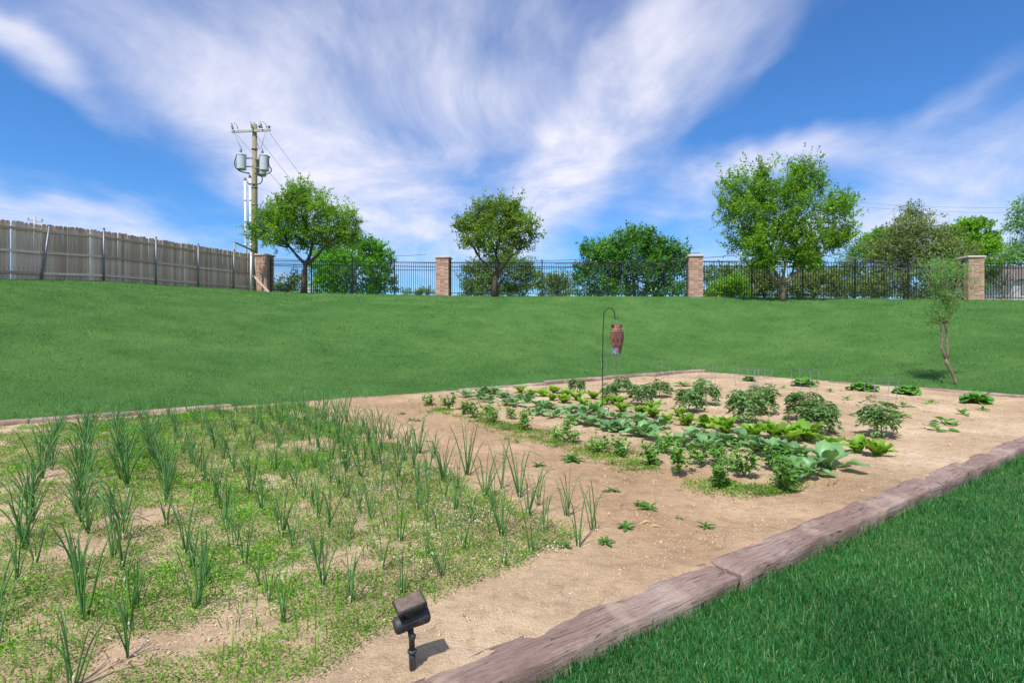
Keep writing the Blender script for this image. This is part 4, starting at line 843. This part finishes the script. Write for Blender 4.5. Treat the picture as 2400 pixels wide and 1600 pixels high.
# ------------------------------------------------------------------ onions
def onion_leaf_mesh(bend, kink, seed, mat):
    r = random.Random(seed); mb = MB(); pts = []; rad = []; th = .04; p = Vector((0, 0, 0)); k = 7; ph = r.uniform(-.25, .25)
    for i in range(k + 1):
        t = i / k; pts.append(p.copy()); rad.append((.0122 * (1 - t) ** .55 + .0012) * (1.0 if t > .08 else .75))
        th = .03 + bend * t ** 2.2 + (kink if t > .62 else 0); p = p + Vector((math.sin(th), ph * t * .3, math.cos(th))) / k
    mb.tube(pts, rad, 5); return mb.mesh('leaf', mat, True)
def build_onions():
    leaves = [onion_leaf_mesh(b, kk, i, M['onion']) for i, (b, kk) in enumerate([(.12, 0), (.2, 0), (.35, 0), (.5, .0), (.25, .0), (.75, 0), (1.05, .2), (.4, .9), (.6, 1.5), (.15, .1), (.3, .05), (.9, .3), (1.3, .2), (.25, 1.9), (.5, .5), (1.6, 0)])]
    yell = [onion_leaf_mesh(b, kk, 50 + i, M['yellowleaf']) for i, (b, kk) in enumerate([(1.2, .2), (1.5, .4), (.9, 1.4)])]
    mb = MB(); mb.lathe([(.006, -.03), (.013, -.008), (.0125, .015), (.010, .05), (.011, .085), (.006, .10)], 8); stem = mb.mesh('stem', M['onion_dry'], True)
    r = random.Random(21); count = 0
    rows = 12
    for ri in range(rows):
        a0 = -.86 + .325 * ri; n = 2.78 + r.uniform(0, .2); lst = []
        while n < 11.05:
            a = a0 + (6.5 - n) * .05 * (1 - ri / 13) + r.gauss(0, .03)
            if ri < 2: a += max(0, (7 - n)) * .03
            x, y = AN(a, n)
            dens = .92 if ri < 4 else (.95 if ri < 9 else .99)
            if n > 9.6: dens = .8
            if ri == rows - 1: dens *= .7 if n > 5 else 1
            if y > 2.12 and x / y > -1.0 and r.random() < dens: lst.append((x, y, n))
            n += r.uniform(.25, .36)
        for k, (x, y, n) in enumerate(lst):
            big = (.50 if ri < 4 else (.43 if ri < 8 else (.48 if ri < 10 else .54))) * r.uniform(.72, 1.15) * (.9 if n > 9.5 else 1.0)
            if n < 4 and ri < 9: big *= .82
            o = thing('green_onion', f'green onion plant, {ORD[k]} from near end of the {ORD[ri]} row from left', 'onion', (x, y, BZ(x, y)), r.uniform(0, 6.28), 'onions planted in rows')
            put('stem', stem, o, scale=(r.uniform(.5, .85),) * 2 + (r.uniform(.35, .6),))
            nl = r.randint(8, 12) if ri < 4 or ri > 8 else r.randint(6, 9)
            if n < 4.6: nl = r.randint(5, 8)
            # the leaves fan out in a plane, as onion leaves do
            for j in range(nl):
                sgn = 1 if j % 2 else -1
                az = (0 if sgn > 0 else math.pi) + r.gauss(0, .75); lean = abs(r.gauss(.10, .10)) + .05 * (j // 2)
                yl = r.random() < (.07 if ri < 4 else .10)
                L = big * r.uniform(.65, 1.08) * (.8 if yl else 1)
                put('leaf', r.choice(yell if yl else leaves), o, loc=(math.cos(az) * .012 * r.random(), math.sin(az) * .02 * r.gauss(0, 1), .008), rot=(r.gauss(0, .05), lean, az), scale=(L * r.uniform(.8, 1.05), L * .95, L))
                count += 1
build_onions()

# ------------------------------------------------------------------ broad leaved vegetables
def broad_leaf(name, mat, seed, e0, bend, wid, cup, wav, petiole=0.0, kf=9, nu=7, nv=6, curl=0):
    r = random.Random(seed); V = []; p = Vector((0, 0, 0)); ph = r.uniform(0, 6); ph2 = r.uniform(0, 6)
    for i in range(nu + 1):
        t = i / nu; th = e0 + bend * t + curl * max(0, t - .7); dr = Vector((math.sin(th), 0, math.cos(th))); nm = Vector((-math.cos(th), 0, math.sin(th)))
        if petiole and t < petiole: w = .07 * wid + .05 * wid * t
        else:
            q = (t - petiole) / (1 - petiole); w = wid * (math.sin(math.pi * min(1, .10 + .86 * q ** .8)) ** .7) * .5
            if t == 1: w = wid * .14
        for j in range(nv + 1):
            v = 2 * j / nv - 1
            hgt = cup * v * v * w + wav * wid * abs(v) ** 1.6 * math.sin(kf * t + ph + 2.2 * (v > 0) + ph2 * v) - .012 * (1 - abs(v) ** .5)
            q = p + Vector((0, 1, 0)) * (v * w) + nm * hgt; V.append(q)
        p = p + dr / nu
    F = [(i * (nv + 1) + j, (i + 1) * (nv + 1) + j, (i + 1) * (nv + 1) + j + 1, i * (nv + 1) + j + 1) for i in range(nu) for j in range(nv)]
    mb = MB(); mb.add(V, F); return mb.mesh(name, mat, True)
def by_row(pts): return sorted(pts, key=lambda p: p[0])
def plant_broad(name, cat, pts, meshes, labelf, group, nleaf, size, tilt0, tilt1, inner=.55, r=None):
    for k, p in enumerate(by_row(pts)):
        px, py = p[:2]; s = (p[2] if len(p) > 2 else 1.0) * size * r.uniform(.85, 1.15); x, y = GP(px, py); z = BZ(x, y)
        o = thing(name, labelf(k), cat, (x, y, z), r.uniform(0, 6.28), group); n = r.randint(*nleaf)
        for j in range(n):
            f = j / (n - 1); az = j * 2.399 + r.gauss(0, .2); tl = tilt0 + (tilt1 - tilt0) * (1 - f) + r.gauss(0, .08); L = s * (inner + (1 - inner) * (1 - f)) * r.uniform(.72, 1.18)
            put('leaf', r.choice(meshes), o, loc=(math.cos(az) * .008, math.sin(az) * .008, .008 + .012 * f), rot=(r.gauss(0, .12), tl, az), scale=L)
def build_vegetables():
    r = random.Random(33)
    let = [broad_leaf('leaf', M['lettuce'], i, .0, .75 + .28 * (i % 3), .60, .12, .15, kf=11 + 1.7 * i, curl=.5) for i in range(6)]
    lp = [(1220, 921), (1246, 929), (1272, 930), (1297, 922), (1325, 931), (1294, 938), (1322, 945), (1352, 939), (1366, 950), (1391, 935), (1397, 963), (1419, 948), (1437, 944), (1458, 965), (1452, 948), (1498, 970), (1530, 978), (1533, 962), (1592, 975), (1608, 997), (1562, 990), (1654, 1000, 1.15), (1701, 1014, 1.25), (1765, 1026, 1.2), (1816, 1029, 1.2), (1855, 1038, 1.1), (1893, 1035, 1.3), (1938, 1055, 1.2), (2010, 1062, 1.0), (2058, 1069, 1.2)]
    plant_broad('lettuce', 'lettuce', lp, let, lambda k: f'bright yellow green lettuce, {ORD[k]} from left in the lettuce row', 'lettuces in the middle row', (11, 15), .25, .0, .62, .55, r)
    col = [broad_leaf('leaf', M['collard'], 20 + i, .05, .7 + .2 * (i % 3), .60, .22, .10, .30, kf=8 + 1.5 * i) for i in range(6)]
    cp = [(1093, 931), (1126, 937), (1138, 925), (1161, 925), (1149, 943), (1182, 932), (1184, 950), (1205, 953), (1218, 938), (1240, 943), (1261, 953), (1289, 958), (1263, 973), (1304, 980), (1337, 968), (1345, 991), (1383, 999, 1.3), (1368, 971), (1393, 968), (1409, 983), (1432, 1009), (1459, 1010), (1447, 989), (1498, 999, 1.25), (1505, 1024, 1.25), (1546, 1003), (1590, 1043, 1.2), (1623, 1028), (1660, 1030, 1.1), (1704, 1043, 1.2), (1654, 1052), (1770, 1060, 1.25), (1813, 1070, 1.2), (1862, 1078, 1.4), (1945, 1103, 1.75), (1897, 1118, 1.1), (1745, 1042, 1.1)]
    plant_broad('collard', 'collard', cp, col, lambda k: f'blue green collard plant, {ORD[k]} from left along the collard rows', 'collards in the middle rows', (8, 11), .265, .15, 1.0, .65, r)
    cab = [broad_leaf('leaf', M['cabbage'], 40 + i, .0, 1.25 + .25 * (i % 3), .92, .12, .08, .04, kf=8 + i, curl=.5) for i in range(6)]
    bp = [(1756, 893, .85), (1885, 904, 1.1), (2025, 916, 1.05), (2128, 924, 1.05), (2289, 944, 1.05)]
    plant_broad('cabbage', 'cabbage', bp, cab, lambda k: ('leftmost large green cabbage in the row at the back edge', 'second large cabbage from left in the back edge row', 'middle of the five large cabbages at the back edge', 'fourth large cabbage from left in the back edge row', 'rightmost large cabbage, near the foot of the crooked tree')[k], 'cabbages along the back edge', (24, 28), .36, .0, 1.1, .66, r)
    sq = [broad_leaf('leaf', M['cabbage'], 60 + i, .2, .9, .85, .15, .06, .45, kf=6) for i in range(3)]
    sp = [(1951, 972, 1.0), (2212, 992, .95), (2199, 1008, .9), (2115, 977, .7)]
    plant_broad('squash_plant', 'squash plant', sp, sq, lambda k: ('young squash plant beside the tomatoes in the tall cage', 'small flat squash plant below the fourth back edge cabbage', 'spreading squash plant on bare soil, nearer of two', 'spreading squash plant on bare soil, further of two')[k], 'young squash plants', (5, 7), .26, .45, 1.1, .7, r)
    # seedlings
    sd_ = [broad_leaf('leaf', M['pepper'], 70 + i, .2, .9, .42, .1, .04, .2) for i in range(3)]
    sp = [(1837, 910), (1880, 926), (1945, 919), (1983, 938), (2041, 932), (2117, 953, 1.4), (2179, 948), (2254, 970, 1.3), (2303, 963), (1806, 934), (1809, 949), (1996, 974, .7), (2094, 973, .8), (1600, 905, 1.6), (1643, 893, 1.3), (1770, 912, 1.2), (1574, 916, 1.2)]
    plant_broad('seedling', 'seedling', sp, sd_, lambda k: f'small vegetable seedling on bare soil, {ORD[k]} from left behind the tomatoes', 'seedlings on the bare soil', (7, 10), .15, .15, 1.0, .6, r)
    wd = [broad_leaf('leaf', M['dark'], 80 + i, .5, .7, .40, .1, .06, .12) for i in range(3)]
    wp = [(942, 970, 1.0), (963, 985, .6), (978, 987, .7), (1187, 1029, .5), (1209, 1036, .7), (1341, 1076, 1.7), (1263, 1090, .8), (1433, 1147, .8), (1498, 1175, .75), (1522, 1187, .85), (1591, 1209, .35), (1655, 1231, .7), (1465, 1236, .8), (1418, 1272, .7), (1320, 1282, .6)]
    plant_broad('weed_plant', 'weed', wp, wd, lambda k: f'low dark green weed on the bare strip, {ORD[k]} from left', 'weeds on the bare strip', (8, 12), .115, .35, 1.05, .7, r)
    # bushy plants of the front row
    g = np.random.default_rng(55)
    pp = [(1002, 951, 1.0), (1053, 962, 1.25), (1085, 970, .9), (1110, 979, 1.2), (1156, 989, 1.0), (1197, 981, .8), (1225, 1008, 1.2), (1141, 972, .8), (1327, 1013, .8), (1302, 1031, .7), (1342, 1036, .75), (1401, 1056, .95), (1452, 1064, .9), (1523, 1086, 1.1), (1562, 1062, 1.1), (1590, 1108, 1.3), (1640, 1088, 1.1), (1689, 1135, 1.4), (1744, 1113, 1.25), (1828, 1141, 1.5), (1814, 1106, 1.2), (1690, 1085, 1.0)]
    for k, (px, py, s) in enumerate(by_row(pp)):
        x, y = GP(px, py); h = .25 * s; o = thing('bushy_plant', f'bushy green vegetable plant, {ORD[k]} from left in the front row', 'vegetable plant', (x, y, BZ(x, y)), 0, 'bushy plants of the front row')
        mb = MB(); tips = []
        for j in range(7):
            an = g.uniform(0, 6.28); rr = g.uniform(.1, .55) * h; tip = np.array([math.cos(an) * rr, math.sin(an) * rr, h * g.uniform(.55, 1.0)]); mb.tube([(0, 0, -.01), tip * np.array([.4, .4, .55]), tip], [.005, .004, .002], 5); tips.append(tip)
        mb.obj('stem', M['stem'], o, True)
        nl = int(150 * s); ti = g.integers(0, 7, nl); tt = g.uniform(.25, 1.05, nl)[:, None]; C = np.array(tips)[ti] * np.concatenate([.4 + .6 * tt, .4 + .6 * tt, tt], 1) + g.normal(0, .018, (nl, 3))
        T = g.normal(0, 1, (nl, 3)); T[:, 2] = T[:, 2] * .35 + .1; T[:, :2] += C[:, :2] * 6; L = g.uniform(.035, .075, nl) * (.8 + .2 * s)
        V, F = leaf_cloud(C, T, g.normal(0, .45, (nl, 3)) + np.array([0, 0, 1.]), L, L * .62); put('foliage', mesh_np('foliage', V, F, M['pepper']), o)
    # tomatoes: drooping compound leaves
    tp = [(1353, 920, .9), (1429, 931, .85), (1459, 919, .95), (1503, 949, 1.25), (1546, 931, 1.1), (1614, 965, 1.25), (1654, 948, 1.4), (1752, 991, 1.5), (1778, 971, 1.45), (1884, 986, 1.4), (1921, 1014, 1.35), (2065, 1021, 1.35)]
    tl = ['smallest tomato plant, leftmost of the tomatoes below the raised sleepers', 'small tomato plant right of the owl hook pole', 'small tomato plant behind the hook, next to the raised sleeper', 'dark bushy tomato plant, nearer of the pair right of the owl', 'dark tomato plant, further of the pair right of the owl', 'nearer tomato plant of the pair left of the two tall tomatoes', 'further wide tomato plant below the far bed corner', 'tall tomato plant in the middle, nearer of two merged plants', 'tall tomato plant in the middle, further of two merged plants', 'upper tomato plant of the caged pair left of the young squash', 'lower tomato plant drooping over soil, right of tall lettuces', 'rightmost tomato plant standing alone in a wire cage']
    cages = {1, 4, 6, 7, 8, 9, 11}
    for k, (px, py, s) in enumerate(by_row(tp)):
        x, y = GP(px, py); h = .33 * s; z = BZ(x, y); o = thing('tomato_plant', tl[k], 'tomato plant', (x, y, z), 0, 'tomato plants'); mb = MB(); Cs, Ts, Ns, Ls = [], [], [], []
        for j in range(int(40 * s)):
            an = g.uniform(0, 6.28); t0 = g.uniform(.35, 1.0); bx = np.array([g.normal(0, .015), g.normal(0, .015), h * t0 * .95]); ln = h * g.uniform(.5, .8)
            P_ = [bx]; el = g.uniform(.1, .9)
            for q in range(6):
                P_.append(P_[-1] + np.array([math.cos(an) * math.cos(el), math.sin(an) * math.cos(el), math.sin(el)]) * ln / 6); el -= .33
            mb.tube(P_, [.0035, .003, .003, .0025, .002, .0015, .001], 4, False)
            for q in range(2, 7):
                for sgn in (-1, 1, 0):
                    Cs.append(P_[q]); dr = np.array([math.cos(an + sgn * 1.1), math.sin(an + sgn * 1.1), -.35 + g.normal(0, .35)]); Ts.append(dr); Ns.append(np.array([g.normal(0, .5), g.normal(0, .5), 1])); Ls.append(g.uniform(.05, .10) * (.7 + .2 * s))
        mb.tube([(0, 0, -.01), (.01, 0, h * .5), (0, .01, h)], [.009, .007, .003], 6); mb.obj('stem', M['stem'], o, True)
        Ls = np.array(Ls); V, F = leaf_cloud(np.array(Cs), np.array(Ts), np.array(Ns), Ls, Ls * .46, .3); put('foliage', mesh_np('foliage', V, F, M['tomato']), o)
        if k in cages:
            cg = MB(); c = thing('tomato_cage', 'thin wire cage round the ' + {1: 'small tomato just right of the hook pole', 4: 'further tomato right of the owl', 6: 'wide tomato below the far bed corner', 7: 'nearer tall middle tomato', 8: 'further tall middle tomato', 9: 'upper tomato left of the young squash', 11: 'lone rightmost tomato'}[k], 'plant cage', (x + .02, y + .01, z), g.uniform(0, 1.5), 'wire tomato cages')
            hh = g.uniform(.74, .86); tilt = Vector((g.normal(0, .03), g.normal(0, .03), 0))
            def rg(zz): return .13 + .09 * zz / hh
            for fr in (.36, .68, 1.0):
                zz = hh * fr; mb = MB(); mb.tube([Vector((rg(zz) * math.cos(a), rg(zz) * math.sin(a), zz)) + tilt * zz for a in np.linspace(0, 2 * math.pi, 19)], .002, 4, False); mb.obj('ring', M['cagewire'], c, True)
            for j in range(4):
                a = j * math.pi / 2 + .4; mb = MB(); mb.tube([Vector((.11 * math.cos(a), .11 * math.sin(a), -.1)), Vector((rg(hh) * math.cos(a), rg(hh) * math.sin(a), hh)) + tilt * hh], .0027, 4); mb.obj('leg', M['cagewire'], c, True)
build_vegetables()

# ------------------------------------------------------------------ weeds, litter and clods on the soil
def scatter_leaves(x, y, per, spread, Lr, hmax, mat, name, label, cat, g, asp=.6, upr=.5):
    n0 = len(x); i = np.repeat(np.arange(n0), per); n = len(i); ox = g.normal(0, spread, (n, 2)); X = x[i] + ox[:, 0]; Y = y[i] + ox[:, 1]
    Z = bed_z(X, Y) + g.random(n) * hmax * (.35 + .65 * g.random(n0)[i]); C = np.stack([X, Y, Z], 1)
    T = g.normal(0, 1, (n, 3)); T[:, 2] = np.abs(T[:, 2]) * upr; L = g.uniform(*Lr, n) * (.82 + Y * .09)
    V, F = leaf_cloud(C, T, g.normal(0, .5, (n, 3)) + np.array([0, 0, 1.]), L, L * asp)
    return tag(put(name, mesh_np(name, V, F, mat)), label, cat, kind='stuff')
def build_weeds():
    g = np.random.default_rng(66)
    def onion_pts(n, thr, seed, fr=2.3, lo=-2.2, hi=2.8):
        y_ = g.random(n); nn = 2.1 + 8.95 * y_ ** 1.5; aa = g.uniform(-3.4, 2.95, n)
        x = aa * A2[0] + nn * N2[0]; y = aa * A2[1] + nn * N2[1]
        m = fbm(aa * fr, nn * fr, 4, seed) + .12 * (fbm(aa * .6, nn * .6, 2, seed + 3) - .5) * 2
        edge = sstep(aa, lo - .4, lo + .5) * (1 - sstep(aa, hi - .35, hi + .1)) * sstep(nn - .28 * np.maximum(aa, -.2), 2.12, 2.3)
        ok = (m + (edge - 1) * .5 > thr) & (y > 1.9) & (np.abs(x / y) < 1.15); return x[ok], y[ok]
    x, y = onion_pts(62000, .36, 101); scatter_leaves(x, y, 8, .028, (.007, .0155), .055, M['weed'], 'low_weeds', 'low yellow green weeds carpeting the soil between onions', 'weeds', g)
    x, y = onion_pts(16000, .52, 202, 1.3, -1.6, 2.6); scatter_leaves(x, y, 14, .034, (.010, .021), .08, M['freshweed'], 'fresh_weeds', 'fresh bright green weed clumps between the onion rows', 'weeds', g, .55, .9)
    x, y = onion_pts(9000, .55, 303, 2.0, -1.0, 2.85); scatter_leaves(x, y, 3, .03, (.010, .026), .02, M['litter'], 'dry_litter', 'pale dry weed litter lying between the onions', 'litter', g, .35, .25)
    x, y = onion_pts(16000, .47, 707, 1.1, -.9, 2.6); k = len(x); blades('weed_grass', x, y, bed_z(x, y), g.uniform(.04, .15, k), g.uniform(.003, .006, k) * (1 + .06 * y), M['freshweed'], True, .35, 'thin upright green weed stems among the onions', 'weeds')
    # whitish seed heads near the right edge of the onions
    n = 1500; aa = g.normal(2.05, .33, n); nn = g.uniform(2.75, 6.2, n); x, y = aa * A2[0] + nn * N2[0], aa * A2[1] + nn * N2[1]; k = fbm(aa * 3, nn * 3, 3, 404) > .5
    scatter_leaves(x[k], y[k], 6, .03, (.008, .015), .07, M['litter'], 'dry_seed_heads', 'whitish dry seed heads at the right onion rows', 'weeds', g, .8, .8)
    # weed strip along the front vegetable row
    P = np.array([GP(*q) for q in [(985, 950), (1060, 968), (1160, 992), (1240, 1020), (1340, 1045), (1450, 1072), (1560, 1108), (1680, 1138), (1800, 1152), (1900, 1150)]])
    t = (len(P) - 1.001) * g.random(4200) ** 1.25 * .93; i = t.astype(int); f = (t - i)[:, None]; q = P[i] * (1 - f) + P[i + 1] * f; off = g.normal(.10, .20, len(t)); q = q + A2 * off[:, None]
    k = fbm(q[:, 0] * 2.2, q[:, 1] * 2.2, 3, 505) + g.normal(0, .06, len(q)) > .53; scatter_leaves(q[k, 0], q[k, 1], 7, .03, (.010, .02), .035, M['weed'], 'row_weeds', 'strip of low weeds along the front vegetable row', 'weeds', g)
    # thin weeds elsewhere
    n = 700; aa = g.uniform(-2.5, 14.5, n); nn = g.uniform(2.4, 11.0, n); k = (fbm(aa * .9, nn * .9, 3, 606) > .54); x, y = aa * A2[0] + nn * N2[0], aa * A2[1] + nn * N2[1]
    scatter_leaves(x[k], y[k], 5, .035, (.010, .022), .025, M['weed'], 'sparse_weeds', 'sparse tiny weeds on the bare soil', 'weeds', g)
    # clods and chips
    n = 20000; aa = -2.5 + 16 * g.random(n) ** 1.3; nn = 2.2 + 9 * g.random(n) ** 1.3; x, y = aa * A2[0] + nn * N2[0], aa * A2[1] + nn * N2[1]; s = g.uniform(.003, .010, n) * (1 + .05 * y) * np.where(g.random(n) < .04, 1.9, 1)
    base = np.array([(1, 0, 0), (0, 1, 0), (-1, 0, 0), (0, -1, 0), (0, 0, .75), (0, 0, -.5)]); V = base[None] * s[:, None, None] * g.uniform(.6, 1.3, (n, 6, 1)); rot = g.uniform(0, 6.28, n); c_, s_ = np.cos(rot)[:, None], np.sin(rot)[:, None]
    V = np.stack([V[..., 0] * c_ - V[..., 1] * s_ + x[:, None], V[..., 0] * s_ + V[..., 1] * c_ + y[:, None], V[..., 2] + (bed_z(x, y))[:, None]], 2).reshape(-1, 3); o = (np.arange(n) * 6)[:, None]
    F = np.concatenate([o + np.array([[a, b, 4]]) for a, b in ((0, 1), (1, 2), (2, 3), (3, 0))] + [o + np.array([[b, a, 5]]) for a, b in ((0, 1), (1, 2), (2, 3), (3, 0))])
    tag(put('soil_clods', mesh_np('soil_clods', V, F, M['clod'])), 'small clods and chips scattered over the soil', 'soil', kind='stuff')
build_weeds()

# ------------------------------------------------------------------ scraps lying on the soil
def build_scraps():
    g = random.Random(9)
    M['white'] = simple('white_scrap', (.75, .74, .72), .8, var=.05); M['orange'] = simple('orange_stick', (.50, .19, .06), .7); M['straw'] = simple('dry_straw', (.55, .40, .17), .8, var=.2)
    M['yellow'] = simple('yellow_petal', (.75, .55, .03), .6, var=.1)
    def scrap(name, lab, cat, px, py, w, l, mat):
        x, y = GP(px, py); mb = MB(); n = 6; V = []
        for i in range(n + 1):
            t = i / n - .5; ww = w * (.45 + .55 * math.cos(t * 2.4)) / 2; z = .006 + .008 * math.sin(t * 5 + 1); V += [(t * l, -ww, z), (t * l, ww, z + .004 * g.random()), (t * l, -ww, z - .004), (t * l, ww, z - .004)]
        F = []
        for i in range(n): a = 4 * i; b = a + 4; F += [(a, b, b + 1, a + 1), (a + 2, a + 3, b + 3, b + 2), (a, a + 2, b + 2, b), (a + 1, b + 1, b + 3, a + 3)]
        F += [(0, 1, 3, 2), (4 * n, 4 * n + 2, 4 * n + 3, 4 * n + 1)]; mb.add(V, F); tag(mb.obj(name, M[mat], loc=(x, y, BZ(x, y) + .006), rot=(0, 0, g.uniform(-.4, .5))), lab, cat)
    scrap('paper_scrap', 'small white scrap lying among weeds before the right onions', 'scrap', 1012, 1310, .03, .06, 'white')
    scrap('orange_stick', 'thin orange stick lying in the weeds left of centre', 'stick', 682, 1303, .012, .07, 'orange')
    scrap('straw_piece', 'yellow dry straw on bare soil, left of two', 'straw', 1512, 1222, .012, .10, 'straw')
    scrap('straw_piece', 'yellow dry straw on bare soil, right of two', 'straw', 1534, 1231, .012, .09, 'straw')
    x, y = GP(805, 1096); t = thing('dandelion', 'single yellow dandelion flower among the onions', 'flower', (x, y, BZ(x, y))); mb = MB(); mb.tube([(0, 0, -.01), (.006, 0, .09), (0, 0, .17)], .003, 5); mb.obj('stem', M['stem'], t, True)
    mb = MB()
    for k in range(14):
        a = k * .449; c, s_ = math.cos(a), math.sin(a); mb.add([(0, 0, .17), (c * .02 - s_ * .006, s_ * .02 + c * .006, .178), (c * .028, s_ * .028, .176), (c * .02 + s_ * .006, s_ * .02 - c * .006, .178)], [(0, 1, 2, 3)])
    mb.obj('flower_head', M['yellow'], t)
build_scraps()
